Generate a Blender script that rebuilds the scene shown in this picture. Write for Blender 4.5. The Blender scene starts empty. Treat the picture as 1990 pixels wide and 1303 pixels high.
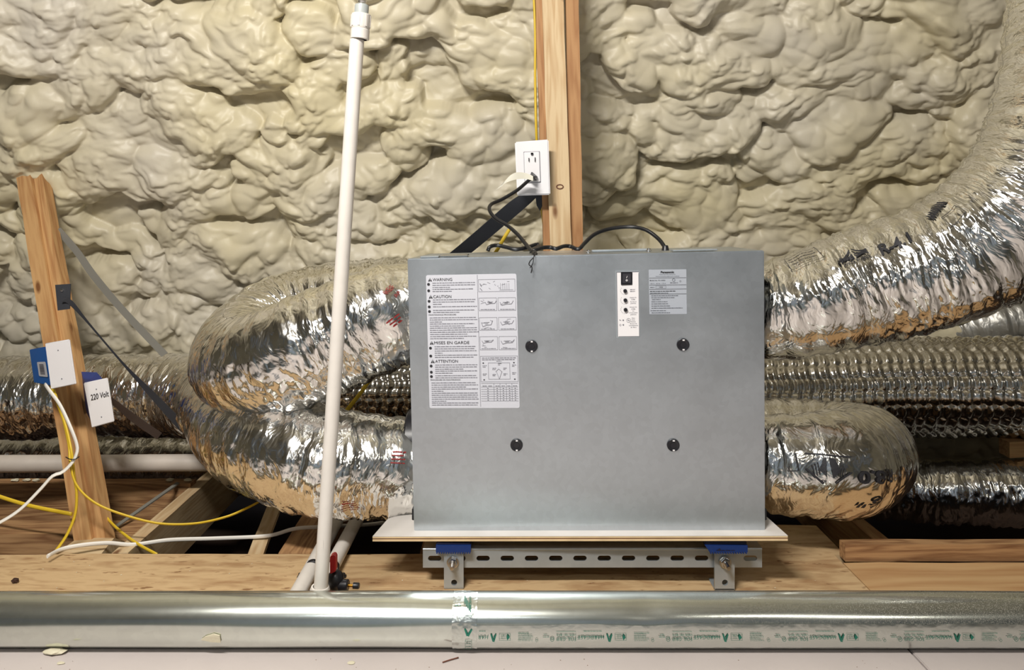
import bpy, bmesh, math, random
import numpy as np
from mathutils import Vector, Matrix
random.seed(7); rng = np.random.default_rng(11)
S = bpy.context.scene
C = S.collection
# ------------------------------------------------------------------ camera, world, light
F = 1437.0; CX = 995.0; HY = 440.0; CZ = 0.76
cam_d = bpy.data.cameras.new('camera'); cam = bpy.data.objects.new('camera', cam_d); C.objects.link(cam)
cam.location = (0, 0, CZ); cam.rotation_euler = (math.radians(90), 0, 0)
cam_d.sensor_width = 36.0; cam_d.lens = 36.0 * F / 1990.0
cam_d.shift_y = -(651.5 - HY) / 1990.0
cam_d.clip_start = 0.02
S.camera = cam
w = bpy.data.worlds.new('world'); S.world = w; w.use_nodes = True
w.node_tree.nodes['Background'].inputs[0].default_value = (0.75, 0.85, 1.0, 1)
w.node_tree.nodes['Background'].inputs[1].default_value = 0.1

def area(name, loc, target, sx, sy, power, col):
    l = bpy.data.lights.new(name, 'AREA'); l.shape = 'RECTANGLE'; l.size = sx; l.size_y = sy
    l.energy = power; l.color = col
    o = bpy.data.objects.new(name, l); C.objects.link(o); o.location = loc
    o.rotation_euler = (Vector(target) - Vector(loc)).to_track_quat('-Z', 'Y').to_euler()
    return o
area('shop_light', (-0.60, 0.0, 2.10), (-0.1, 1.6, 0.3), 0.8, 0.12, 62, (1.0, 0.96, 0.90))
area('rear_room_fill', (-0.6, -1.9, 2.5), (-0.4, -3.2, 0.0), 1.2, 0.25, 44, (0.88, 0.94, 1.0))  # added fill, brightens the room behind the camera for the foil reflections
area('side_glint_fill', (1.7, -1.3, 2.1), (0.6, 1.8, 0.5), 1.0, 0.10, 7, (1.0, 0.95, 0.86))  # added unseen light, only there to give the crumpled foil more glints
S.view_settings.view_transform = 'Standard'
S.view_settings.look = 'None'
S.view_settings.gamma = 1.0
S.view_settings.use_curve_mapping = False
S.view_settings.exposure = 0.1
S.cycles.diffuse_bounces = 2
try: S.cycles.use_denoising = True
except Exception: pass

# ------------------------------------------------------------------ helpers
def W(px, py, D): return np.array([(px - CX) / F * D, D, CZ - (py - HY) / F * D])

def mesh_np(name, V, Q, smooth=True, uv=None):
    """V (n,3) array, Q (m,k) array of same-size faces"""
    V = np.asarray(V, dtype=np.float32); Q = np.asarray(Q, dtype=np.int32)
    me = bpy.data.meshes.new(name)
    n, k = Q.shape
    me.vertices.add(len(V)); me.vertices.foreach_set('co', V.ravel())
    me.loops.add(n * k); me.loops.foreach_set('vertex_index', Q.ravel())
    me.polygons.add(n)
    me.polygons.foreach_set('loop_start', np.arange(0, n * k, k, dtype=np.int32))
    me.polygons.foreach_set('loop_total', np.full(n, k, dtype=np.int32))
    if uv is not None:
        l = me.uv_layers.new(name='UVMap'); l.data.foreach_set('uv', np.asarray(uv, dtype=np.float32)[Q.ravel()].ravel())
    me.update(calc_edges=True); me.validate()
    me.polygons.foreach_set('use_smooth', np.full(len(me.polygons), bool(smooth)))
    return me

def tag(o, label=None, cat=None, group=None, kind=None):
    if label: o['label'] = label
    if cat: o['category'] = cat
    if group: o['group'] = group
    if kind: o['kind'] = kind
    return o

def wtrans(o):
    t = Vector((0, 0, 0))
    while o: t += o.location; o = o.parent
    return t

def link(name, me, m=None, parent=None, label=None, cat=None, group=None, kind=None):
    """mesh data is in world coordinates; top-level meshes get their origin at their base"""
    o = bpy.data.objects.new(name, me); C.objects.link(o)
    if m is not None and len(me.materials) == 0: me.materials.append(m)
    if parent is not None:
        o.location = -wtrans(parent); o.parent = parent
    else:
        n = len(me.vertices); co = np.empty(n * 3, dtype=np.float32); me.vertices.foreach_get('co', co)
        c = co.reshape(-1, 3); mn, mx = c.min(0), c.max(0)
        base = Vector(((mn[0] + mx[0]) / 2, (mn[1] + mx[1]) / 2, mn[2]))
        me.transform(Matrix.Translation(-base)); o.location = base
    return tag(o, label, cat, group, kind)

def thing(name, loc, label, cat, group=None, kind=None):
    o = bpy.data.objects.new(name, None); C.objects.link(o); o.location = Vector([float(v) for v in loc])
    o.empty_display_size = 0.05
    return tag(o, label, cat, group, kind)

def bm_mesh(name, bm, smooth=False, angle=None):
    bmesh.ops.recalc_face_normals(bm, faces=bm.faces)
    me = bpy.data.meshes.new(name); bm.to_mesh(me); bm.free()
    if smooth:
        me.polygons.foreach_set('use_smooth', np.ones(len(me.polygons), dtype=bool))
        if angle: me.set_sharp_from_angle(angle=math.radians(angle))
    return me

def hexa(bm, c8):
    """c8: 4 front corners (bl, br, tr, tl) then 4 back corners"""
    v = [bm.verts.new([float(t) for t in c]) for c in c8]
    for f in ((0,1,2,3),(5,4,7,6),(4,0,3,7),(1,5,6,2),(3,2,6,7),(4,5,1,0)):
        bm.faces.new([v[i] for i in f])
    return v

def boxm(name, x0, x1, y0, y1, z0, z1, bev=0.0):
    bm = bmesh.new()
    hexa(bm, [(x0,y0,z0),(x1,y0,z0),(x1,y0,z1),(x0,y0,z1),(x0,y1,z0),(x1,y1,z0),(x1,y1,z1),(x0,y1,z1)])
    if bev: bmesh.ops.bevel(bm, geom=bm.edges[:], offset=bev, segments=2, affect='EDGES')
    return bm_mesh(name, bm)

def board(name, p0, p1, wid, thk, m, parent=None, face=(0, -1, 0), bev=0.002, rough=True, **kw):
    """timber from p0 to p1 (centre line of the front face); local X runs along the grain"""
    p0 = Vector(p0); p1 = Vector(p1); X = (p1 - p0); L = X.length; X.normalize()
    N = Vector(face); N = (N - X * N.dot(X)).normalized(); Y = N.cross(X).normalized()
    n = max(2, int(L / 0.08)) if rough else 2
    bm = bmesh.new(); rings = []
    for i in range(n + 1):
        x = L * i / n; j = lambda s=0.0012: random.uniform(-s, s) if rough else 0
        rings.append([bm.verts.new((x, sy * wid / 2 + j(), sz)) for sy, sz in ((-1, j()), (1, j()), (1, -thk), (-1, -thk))])
    for a, b in zip(rings, rings[1:]):
        for k in range(4): bm.faces.new((a[k], a[(k+1)%4], b[(k+1)%4], b[k]))
    bm.faces.new(rings[0][::-1]); bm.faces.new(rings[-1])
    if bev:
        long_e = [e for e in bm.edges if len(e.link_faces) == 2 and e.calc_face_angle(0) > 0.6]
        bmesh.ops.bevel(bm, geom=long_e, offset=bev, segments=2, affect='EDGES')
    me = bm_mesh(name, bm, True, 35)
    me.materials.append(m)
    o = bpy.data.objects.new(name, me); C.objects.link(o)
    M = Matrix((( X.x, Y.x, N.x, p0.x), (X.y, Y.y, N.y, p0.y), (X.z, Y.z, N.z, p0.z), (0,0,0,1)))
    if parent is not None:
        o.parent = parent; M = Matrix.Translation(-wtrans(parent)) @ M
    o.matrix_local = M
    return tag(o, **kw)

def catmull(P, n):
    P = np.asarray(P, dtype=float)
    P = np.vstack([2*P[0]-P[1], P, 2*P[-1]-P[-2]])
    segs = len(P) - 3; out = []
    # finely sample, then resample at even arc length
    for i in range(segs):
        a, b, c, d = P[i:i+4]
        t = np.linspace(0, 1, 40, endpoint=False)[:, None]
        out.append(0.5*((2*b)+(-a+c)*t+(2*a-5*b+4*c-d)*t**2+(-a+3*b-3*c+d)*t**3))
    out.append(P[-2][None]); Q = np.vstack(out)
    s = np.r_[0, np.cumsum(np.linalg.norm(np.diff(Q[:, :3], axis=0), axis=1))]
    u = np.linspace(0, s[-1], n)
    return np.stack([np.interp(u, s, Q[:, k]) for k in range(Q.shape[1])], 1), u

def frames(P):
    T = np.gradient(P, axis=0); T /= np.linalg.norm(T, axis=1)[:, None]
    N = np.zeros_like(T); a = np.array([0, 0, 1.0]) if abs(T[0][2]) < 0.9 else np.array([0, -1.0, 0])
    N[0] = a - T[0]*a.dot(T[0]); N[0] /= np.linalg.norm(N[0])
    for i in range(1, len(P)):
        v = N[i-1] - T[i]*N[i-1].dot(T[i]); N[i] = v/np.linalg.norm(v)
    B = np.cross(T, N)
    return T, N, B

def grid_faces(nu, nv, close_v=True):
    i = np.arange(nu-1)[:, None]; j = np.arange(nv if close_v else nv-1)[None, :]
    j2 = (j+1) % nv
    a = i*nv+j; b = i*nv+j2; c = (i+1)*nv+j2; d = (i+1)*nv+j
    return np.stack([a, b, c, d], -1).reshape(-1, 4)

def tube(name, pts, r, m, seg=12, step=0.008, flat=1.0, twist=0.0, caps=True, **kw):
    P = np.array([list(p[:3]) + [p[3] if len(p) > 3 else r] for p in pts], dtype=float)
    L = np.linalg.norm(np.diff(P[:, :3], axis=0), axis=1).sum()
    n = max(4, int(L/step)); Q, u = catmull(P, n)
    T, N, B = frames(Q[:, :3])
    th = np.arange(seg)/seg*2*math.pi
    ang = twist*u/L
    c = np.cos(th)[None, :]; s = np.sin(th)[None, :]*flat
    cc = c*np.cos(ang)[:, None]-s*np.sin(ang)[:, None]; ss = c*np.sin(ang)[:, None]+s*np.cos(ang)[:, None]
    V = Q[:, None, :3] + Q[:, None, 3:4]*(cc[..., None]*N[:, None]+ss[..., None]*B[:, None])
    V = V.reshape(-1, 3); Fc = grid_faces(n, seg)[:, ::-1]
    me = mesh_np(name, V, Fc)
    if caps:
        bm = bmesh.new(); bm.from_mesh(me); bm.verts.ensure_lookup_table()
        bm.faces.new([bm.verts[k] for k in range(seg)]); bm.faces.new([bm.verts[(n-1)*seg+k] for k in reversed(range(seg))])
        bm.to_mesh(me); bm.free()
    return link(name, me, m, **kw)

def lathe_mesh(name, prof, origin, axis, seg=24, sharp=40):
    """prof: list of (r, h) along axis from origin"""
    A = Vector(axis).normalized(); U = A.orthogonal().normalized(); Vv = A.cross(U); O = Vector([float(t) for t in origin])
    bm = bmesh.new(); rings = []
    for r, h in prof:
        if r <= 1e-6: rings.append([bm.verts.new(O + A*h)]); continue
        rings.append([bm.verts.new(O + A*h + r*(math.cos(t)*U+math.sin(t)*Vv)) for t in [k/seg*2*math.pi for k in range(seg)]])
    for a, b in zip(rings, rings[1:]):
        if len(a) == 1 and len(b) == 1: continue
        for k in range(seg):
            k2 = (k+1) % seg
            if len(a) == 1: bm.faces.new((a[0], b[k], b[k2]))
            elif len(b) == 1: bm.faces.new((a[k], a[k2], b[0]))
            else: bm.faces.new((a[k], a[k2], b[k2], b[k]))
    return bm_mesh(name, bm, True, sharp)

# numpy gradient noise (3-D)
_perm = rng.permutation(256); _perm = np.r_[_perm, _perm, _perm]
_g = rng.normal(size=(256, 3)); _g /= np.linalg.norm(_g, axis=1)[:, None]
def noise(x, y, z=0.0):
    x, y, z = np.broadcast_arrays(np.asarray(x, float), np.asarray(y, float), np.asarray(z, float))
    xi = np.floor(x).astype(int); yi = np.floor(y).astype(int); zi = np.floor(z).astype(int)
    xf = x-xi; yf = y-yi; zf = z-zi
    f = lambda t: t*t*t*(t*(t*6-15)+10)
    u, v, w_ = f(xf), f(yf), f(zf); out = 0
    for dx in (0, 1):
        for dy in (0, 1):
            for dz in (0, 1):
                h = _perm[_perm[_perm[(xi+dx) & 255] + ((yi+dy) & 255)] + ((zi+dz) & 255)]
                g = _g[h]
                d = g[..., 0]*(xf-dx)+g[..., 1]*(yf-dy)+g[..., 2]*(zf-dz)
                out = out + d*(u if dx else 1-u)*(v if dy else 1-v)*(w_ if dz else 1-w_)
    return out*1.6

# ------------------------------------------------------------------ materials
def new_mat(name):
    m = bpy.data.materials.new(name); m.use_nodes = True
    return m, m.node_tree.nodes, m.node_tree.links, m.node_tree.nodes['Principled BSDF']
def rgb(r, g, b):
    f = lambda c: (c/255/12.92) if c/255 <= 0.04045 else ((c/255+0.055)/1.055)**2.4
    return (f(r), f(g), f(b), 1)
def plain(name, col, rough=0.5, metal=0.0, bump=0.0, bscale=60, var=0.0, vscale=8, spec=None):
    m, N, L, b = new_mat(name)
    b.inputs['Base Color'].default_value = col; b.inputs['Roughness'].default_value = rough; b.inputs['Metallic'].default_value = metal
    if spec is not None: b.inputs['Specular IOR Level'].default_value = spec
    tc = N.new('ShaderNodeTexCoord')
    if bump:
        n = N.new('ShaderNodeTexNoise'); n.inputs['Scale'].default_value = bscale; n.inputs['Detail'].default_value = 4
        L.new(tc.outputs['Object'], n.inputs['Vector'])
        bp = N.new('ShaderNodeBump'); bp.inputs['Strength'].default_value = 0.6; bp.inputs['Distance'].default_value = bump
        L.new(n.outputs['Fac'], bp.inputs['Height']); L.new(bp.outputs['Normal'], b.inputs['Normal'])
    if var:
        n = N.new('ShaderNodeTexNoise'); n.inputs['Scale'].default_value = vscale; n.inputs['Detail'].default_value = 6
        L.new(tc.outputs['Object'], n.inputs['Vector'])
        r = N.new('ShaderNodeValToRGB'); r.color_ramp.elements[0].position = 0.3; r.color_ramp.elements[1].position = 0.7
        r.color_ramp.elements[0].color = tuple(c*(1-var) for c in col[:3])+(1,); r.color_ramp.elements[1].color = tuple(min(1, c*(1+var*0.4)) for c in col[:3])+(1,)
        L.new(n.outputs['Fac'], r.inputs['Fac']); L.new(r.outputs['Color'], b.inputs['Base Color'])
    return m

def wood(name, light, dark, grain=1.0, knots=True, axis='X', osb=False, rough=0.65, dust=0.0):
    m, N, L, b = new_mat(name)
    tc = N.new('ShaderNodeTexCoord'); oi = N.new('ShaderNodeObjectInfo')
    addv = N.new('ShaderNodeVectorMath'); addv.operation = 'ADD'
    comb = N.new('ShaderNodeCombineXYZ'); mul = N.new('ShaderNodeMath'); mul.operation = 'MULTIPLY'; mul.inputs[1].default_value = 9.0
    L.new(oi.outputs['Random'], mul.inputs[0]); L.new(mul.outputs[0], comb.inputs[1]); L.new(mul.outputs[0], comb.inputs[2]); L.new(mul.outputs[0], comb.inputs[0])
    L.new(tc.outputs['Object'], addv.inputs[0]); L.new(comb.outputs[0], addv.inputs[1])
    mp = N.new('ShaderNodeMapping')
    sc = {'X': (1.2, 14, 14), 'Y': (14, 1.2, 14)}[axis]
    if osb: sc = (6, 22, 22)
    mp.inputs['Scale'].default_value = tuple(v*grain for v in sc)
    L.new(addv.outputs[0], mp.inputs['Vector'])
    n1 = N.new('ShaderNodeTexNoise'); n1.inputs['Scale'].default_value = 1.0; n1.inputs['Detail'].default_value = 3; n1.inputs['Distortion'].default_value = 0.4
    L.new(mp.outputs[0], n1.inputs['Vector'])
    ms = N.new('ShaderNodeMath'); ms.operation = 'MULTIPLY'; ms.inputs[1].default_value = 9.0 if not osb else 3.0
    L.new(n1.outputs['Fac'], ms.inputs[0])
    fr = N.new('ShaderNodeMath'); fr.operation = 'PINGPONG'; fr.inputs[1].default_value = 0.5
    L.new(ms.outputs[0], fr.inputs[0])
    fine = N.new('ShaderNodeTexNoise'); fine.inputs['Scale'].default_value = 9.0 if not osb else 4.0; fine.inputs['Detail'].default_value = 5
    L.new(mp.outputs[0], fine.inputs['Vector'])
    ad = N.new('ShaderNodeMath'); ad.operation = 'ADD'; 
    f2 = N.new('ShaderNodeMath'); f2.operation = 'MULTIPLY_ADD'; f2.inputs[1].default_value = 0.9; f2.inputs[2].default_value = -0.2
    L.new(fine.outputs['Fac'], f2.inputs[0]); 
    m5 = N.new('ShaderNodeMath'); m5.operation = 'MULTIPLY'; m5.inputs[1].default_value = 1.1
    L.new(fr.outputs[0], m5.inputs[0]); L.new(m5.outputs[0], ad.inputs[0]); L.new(f2.outputs[0], ad.inputs[1])
    r = N.new('ShaderNodeValToRGB'); r.color_ramp.elements[0].position = 0.15; r.color_ramp.elements[1].position = 0.75
    r.color_ramp.elements[0].color = dark; r.color_ramp.elements[1].color = light
    L.new(ad.outputs[0], r.inputs['Fac'])
    out = r.outputs['Color']
    if knots:
        mk = N.new('ShaderNodeMapping'); mk.inputs['Scale'].default_value = (5, 13, 13); L.new(addv.outputs[0], mk.inputs['Vector'])
        vo = N.new('ShaderNodeTexVoronoi'); vo.inputs['Scale'].default_value = 1.0; L.new(mk.outputs[0], vo.inputs['Vector'])
        kr = N.new('ShaderNodeValToRGB'); kr.color_ramp.elements[0].position = 0.06; kr.color_ramp.elements[1].position = 0.13
        kr.color_ramp.elements[0].color = (0.28, 0.16, 0.10, 1); kr.color_ramp.elements[1].color = (1, 1, 1, 1)
        L.new(vo.outputs['Distance'], kr.inputs['Fac'])
        mx = N.new('ShaderNodeMixRGB'); mx.blend_type = 'MULTIPLY'; mx.inputs[0].default_value = 0.9
        L.new(out, mx.inputs[1]); L.new(kr.outputs['Color'], mx.inputs[2]); out = mx.outputs[0]
    if osb:
        mk = N.new('ShaderNodeMapping'); mk.inputs['Scale'].default_value = (18, 60, 60); L.new(addv.outputs[0], mk.inputs['Vector'])
        vo = N.new('ShaderNodeTexNoise'); vo.inputs['Scale'].default_value = 1.6; vo.inputs['Detail'].default_value = 5; L.new(mk.outputs[0], vo.inputs['Vector'])
        kr = N.new('ShaderNodeValToRGB'); kr.color_ramp.elements[0].position = 0.30; kr.color_ramp.elements[1].position = 0.36
        kr.color_ramp.elements[0].color = (0.35, 0.22, 0.15, 1); kr.color_ramp.elements[1].color = (1, 1, 1, 1)
        L.new(vo.outputs['Fac'], kr.inputs['Fac'])
        mx = N.new('ShaderNodeMixRGB'); mx.blend_type = 'MULTIPLY'; mx.inputs[0].default_value = 0.8
        L.new(out, mx.inputs[1]); L.new(kr.outputs['Color'], mx.inputs[2]); out = mx.outputs[0]
    L.new(out, b.inputs['Base Color'])
    b.inputs['Roughness'].default_value = rough; b.inputs['Specular IOR Level'].default_value = 0.25
    bp = N.new('ShaderNodeBump'); bp.inputs['Strength'].default_value = 0.35; bp.inputs['Distance'].default_value = 0.0015
    L.new(fine.outputs['Fac'], bp.inputs['Height']); L.new(bp.outputs['Normal'], b.inputs['Normal'])
    return m

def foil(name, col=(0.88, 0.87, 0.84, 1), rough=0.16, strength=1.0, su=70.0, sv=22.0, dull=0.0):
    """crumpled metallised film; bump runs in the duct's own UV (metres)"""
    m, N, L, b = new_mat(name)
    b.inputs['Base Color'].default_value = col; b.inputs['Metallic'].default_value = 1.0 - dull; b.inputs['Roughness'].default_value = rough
    tc = N.new('ShaderNodeTexCoord')
    def layer(scx, scy, dist, detail):
        wn = N.new('ShaderNodeTexNoise'); wn.inputs['Scale'].default_value = 14; wn.inputs['Detail'].default_value = 2
        L.new(tc.outputs['UV'], wn.inputs['Vector'])
        va = N.new('ShaderNodeVectorMath'); va.operation = 'MULTIPLY_ADD'; va.inputs[1].default_value = (0.05, 0.05, 0.05)
        L.new(wn.outputs['Color'], va.inputs[0]); L.new(tc.outputs['UV'], va.inputs[2])
        mp = N.new('ShaderNodeMapping'); mp.inputs['Scale'].default_value = (scx, scy, 1); L.new(va.outputs[0], mp.inputs['Vector'])
        vo = N.new('ShaderNodeTexVoronoi'); vo.feature = 'F1'; vo.inputs['Scale'].default_value = 1.0
        L.new(mp.outputs[0], vo.inputs['Vector'])
        ml = N.new('ShaderNodeMath'); ml.operation = 'MULTIPLY'; ml.inputs[1].default_value = dist
        L.new(vo.outputs['Distance'], ml.inputs[0])
        return ml.outputs[0]
    a = layer(su, sv, 1.0, 0); c = layer(su*2.6, sv*3.2, 0.35, 0)
    ad = N.new('ShaderNodeMath'); ad.operation = 'ADD'; L.new(a, ad.inputs[0]); L.new(c, ad.inputs[1])
    bp = N.new('ShaderNodeBump'); bp.inputs['Strength'].default_value = strength; bp.inputs['Distance'].default_value = 0.0035
    L.new(ad.outputs[0], bp.inputs['Height']); L.new(bp.outputs['Normal'], b.inputs['Normal'])
    return m

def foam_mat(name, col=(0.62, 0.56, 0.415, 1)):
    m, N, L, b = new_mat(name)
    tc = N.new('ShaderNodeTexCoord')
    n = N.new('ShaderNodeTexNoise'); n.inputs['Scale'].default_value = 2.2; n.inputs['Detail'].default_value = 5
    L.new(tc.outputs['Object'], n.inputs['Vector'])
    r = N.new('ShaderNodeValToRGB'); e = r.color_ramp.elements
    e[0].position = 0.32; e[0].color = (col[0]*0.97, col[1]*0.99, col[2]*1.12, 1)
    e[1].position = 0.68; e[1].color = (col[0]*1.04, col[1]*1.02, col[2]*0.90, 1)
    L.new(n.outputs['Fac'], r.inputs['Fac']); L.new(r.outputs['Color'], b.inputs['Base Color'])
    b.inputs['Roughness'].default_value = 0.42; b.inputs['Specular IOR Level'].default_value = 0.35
    n2 = N.new('ShaderNodeTexNoise'); n2.inputs['Scale'].default_value = 120; n2.inputs['Detail'].default_value = 3
    L.new(tc.outputs['Object'], n2.inputs['Vector'])
    bp = N.new('ShaderNodeBump'); bp.inputs['Strength'].default_value = 0.25; bp.inputs['Distance'].default_value = 0.0012
    L.new(n2.outputs['Fac'], bp.inputs['Height']); L.new(bp.outputs['Normal'], b.inputs['Normal'])
    return m

def galv(name, col, rough, dust=False, spangle=0.06, streak=0.0, aniso=0.0):
    m, N, L, b = new_mat(name)
    b.inputs['Metallic'].default_value = 0.95; b.inputs['Roughness'].default_value = rough
    tc = N.new('ShaderNodeTexCoord')
    vo = N.new('ShaderNodeTexVoronoi'); vo.inputs['Scale'].default_value = 90; L.new(tc.outputs['Object'], vo.inputs['Vector'])
    n = N.new('ShaderNodeTexNoise'); n.inputs['Scale'].default_value = 9; n.inputs['Detail'].default_value = 5
    mp = N.new('ShaderNodeMapping'); mp.inputs['Scale'].default_value = (1, 1, 1) if not streak else (0.4, 3, 3)
    L.new(tc.outputs['Object'], mp.inputs[0]); L.new(mp.outputs[0], n.inputs['Vector'])
    sp = N.new('ShaderNodeSeparateColor'); L.new(vo.outputs['Color'], sp.inputs[0])
    a = N.new('ShaderNodeMath'); a.operation = 'MULTIPLY_ADD'; a.inputs[1].default_value = spangle*2; a.inputs[2].default_value = 1-spangle
    L.new(sp.outputs[0], a.inputs[0])
    a2 = N.new('ShaderNodeMath'); a2.operation = 'MULTIPLY_ADD'; a2.inputs[1].default_value = 0.25; a2.inputs[2].default_value = -0.125
    L.new(n.outputs['Fac'], a2.inputs[0]); a3 = N.new('ShaderNodeMath'); a3.operation = 'ADD'; L.new(a.outputs[0], a3.inputs[0]); L.new(a2.outputs[0], a3.inputs[1])
    vm = N.new('ShaderNodeVectorMath'); vm.operation = 'SCALE'; vm.inputs[0].default_value = col[:3]; L.new(a3.outputs[0], vm.inputs['Scale'])
    L.new(vm.outputs[0], b.inputs['Base Color'])
    rr = N.new('ShaderNodeMath'); rr.operation = 'MULTIPLY_ADD'; rr.inputs[1].default_value = 0.16; rr.inputs[2].default_value = rough-0.08
    L.new(n.outputs['Fac'], rr.inputs[0]); L.new(rr.outputs[0], b.inputs['Roughness'])
    n3 = N.new('ShaderNodeTexNoise'); n3.inputs['Scale'].default_value = 5; n3.inputs['Detail'].default_value = 2
    L.new(mp.outputs[0], n3.inputs['Vector'])
    bp = N.new('ShaderNodeBump'); bp.inputs['Strength'].default_value = 0.3; bp.inputs['Distance'].default_value = 0.003
    L.new(n3.outputs['Fac'], bp.inputs['Height']); L.new(bp.outputs['Normal'], b.inputs['Normal'])
    if dust:
        sx = N.new('ShaderNodeSeparateXYZ'); L.new(tc.outputs['Object'], sx.inputs[0])
        mr = N.new('ShaderNodeMapRange'); mr.inputs['From Min'].default_value = 0.1; mr.inputs['From Max'].default_value = 0.75
        mr.inputs['To Min'].default_value = 0.0; mr.inputs['To Max'].default_value = 1.0; L.new(sx.outputs[0], mr.inputs['Value'])
        dn = N.new('ShaderNodeTexNoise'); dn.inputs['Scale'].default_value = 620; dn.inputs['Detail'].default_value = 3; L.new(tc.outputs['Object'], dn.inputs['Vector'])
        dr = N.new('ShaderNodeMapRange'); dr.inputs['From Min'].default_value = 0.48; dr.inputs['From Max'].default_value = 0.66; L.new(dn.outputs['Fac'], dr.inputs['Value'])
        ml = N.new('ShaderNodeMath'); ml.operation = 'MULTIPLY'; L.new(mr.outputs[0], ml.inputs[0]); L.new(dr.outputs[0], ml.inputs[1])
        ml2 = N.new('ShaderNodeMath'); ml2.operation = 'MULTIPLY'; ml2.inputs[1].default_value = 0.5; L.new(ml.outputs[0], ml2.inputs[0])
        d = N.new('ShaderNodeBsdfDiffuse'); d.inputs[0].default_value = (0.42, 0.40, 0.34, 1)
        mx = N.new('ShaderNodeMixShader'); L.new(ml2.outputs[0], mx.inputs[0]); L.new(b.outputs[0], mx.inputs[1]); L.new(d.outputs[0], mx.inputs[2])
        L.new(mx.outputs[0], N['Material Output'].inputs['Surface'])
    return m

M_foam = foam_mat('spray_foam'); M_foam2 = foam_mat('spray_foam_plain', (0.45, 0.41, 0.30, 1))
M_foil = foil('duct_foil', strength=0.6, su=85, sv=24, rough=0.17)
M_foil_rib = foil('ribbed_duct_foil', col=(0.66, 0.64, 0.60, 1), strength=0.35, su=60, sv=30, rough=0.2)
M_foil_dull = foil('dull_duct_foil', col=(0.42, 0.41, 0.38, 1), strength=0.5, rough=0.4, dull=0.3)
M_box = galv('galvanised_cabinet', (0.55, 0.595, 0.64), 0.38, spangle=0.03)
M_strut = plain('galvanised_strut', rgb(176, 184, 190), 0.38, 0.55, var=0.10, vscale=30)
M_pipe = galv('round_galvanised_duct', (0.66, 0.69, 0.64), 0.20, dust=True, spangle=0.03, streak=1)
M_tape = foil('foil_tape', col=(0.63, 0.66, 0.62, 1), rough=0.28, strength=0.12, su=40, sv=60)
M_pvc = plain('white_pvc', rgb(226, 220, 212), 0.35, var=0.06, vscale=30)
def scuffed(name, col):
    m = plain(name, col, 0.35, var=0.05, vscale=30); N = m.node_tree.nodes; L = m.node_tree.links; b = N['Principled BSDF']
    src = b.inputs['Base Color'].links[0].from_socket
    tc = N.new('ShaderNodeTexCoord'); mp = N.new('ShaderNodeMapping'); mp.inputs['Scale'].default_value = (190, 190, 7)
    n = N.new('ShaderNodeTexNoise'); n.inputs['Scale'].default_value = 1; n.inputs['Detail'].default_value = 4
    L.new(tc.outputs['Object'], mp.inputs[0]); L.new(mp.outputs[0], n.inputs['Vector'])
    r = N.new('ShaderNodeValToRGB'); r.color_ramp.elements[0].position = 0.66; r.color_ramp.elements[1].position = 0.76
    r.color_ramp.elements[0].color = (1, 1, 1, 1); r.color_ramp.elements[1].color = (0.62, 0.62, 0.62, 1)
    L.new(n.outputs['Fac'], r.inputs['Fac']); mx = N.new('ShaderNodeMixRGB'); mx.blend_type = 'MULTIPLY'; mx.inputs[0].default_value = 1
    L.new(src, mx.inputs[1]); L.new(r.outputs['Color'], mx.inputs[2]); L.new(mx.outputs[0], b.inputs['Base Color'])
    return m
M_pvcs = scuffed('scuffed_white_pvc', rgb(226, 220, 212))
M_pvc_g = plain('grey_plastic', rgb(165, 170, 168), 0.4)
M_white = plain('white_plastic', rgb(236, 234, 236), 0.3)
M_label = plain('label_paper', rgb(206, 208, 217), 0.45)
M_label2 = plain('silver_label', rgb(172, 178, 188), 0.4)
M_ink = plain('black_ink', (0.02, 0.02, 0.025, 1), 0.6)
M_ink_soft = plain('grey_ink', rgb(112, 112, 122), 0.6)
M_black = plain('black_plastic', (0.012, 0.012, 0.016, 1), 0.35)
M_cord = plain('black_cord', (0.010, 0.010, 0.012, 1), 0.32)
M_strap = plain('black_strap', rgb(44, 46, 52), 0.55, bump=0.0006, bscale=500)
M_strapg = plain('grey_strap', rgb(128, 126, 118), 0.6)
M_blue = plain('blue_plastic', rgb(22, 98, 182), 0.4)
M_blue2 = plain('blue_rubber', rgb(20, 50, 112), 0.5)
M_navy = plain('dark_rubber', rgb(22, 24, 52), 0.6)
M_yellow = plain('yellow_cable_jacket', rgb(222, 188, 48), 0.42)
M_romex = plain('white_cable_jacket', rgb(232, 228, 220), 0.42)
M_red = plain('red_plastic', rgb(196, 26, 30), 0.4)
M_green = plain('green_ink', rgb(22, 112, 92), 0.6)
M_red_ink = plain('red_ink', rgb(150, 40, 40), 0.6)
M_steel = plain('bright_steel', (0.75, 0.75, 0.76, 1), 0.2, 1.0)
M_floor = plain('white_panel', rgb(202, 192, 188), 0.45, bump=0.0008, bscale=40, var=0.07, vscale=5)
M_cool = plain('cool_grey_wall', rgb(150, 160, 172), 0.8)
M_sage = plain('sage_grey_panel', rgb(160, 168, 160), 0.7)
M_void_shade = plain('subfloor_void_shade', rgb(60, 42, 30), 0.9, var=0.3)  # dark base colour stands in for the shade down in the joist bays
M_osb = wood('strand_board', rgb(206, 176, 134), rgb(168, 132, 94), osb=True, knots=False)
M_pine = wood('pine', rgb(200, 158, 108), rgb(172, 124, 80))
M_pine_pale = wood('pale_pine', rgb(212, 188, 150), rgb(190, 158, 118))
M_pine_red = wood('orange_pine', rgb(180, 138, 96), rgb(158, 114, 76), knots=False)
M_pine_o = wood('orange_ply', rgb(204, 168, 122), rgb(184, 142, 98), grain=0.6, knots=False)
M_joist = wood('aged_pine', rgb(182, 142, 100), rgb(130, 92, 62), grain=1.2)
M_ply = wood('plywood_edge', rgb(232, 200, 150), rgb(140, 86, 50), knots=False, grain=1.0)
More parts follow.
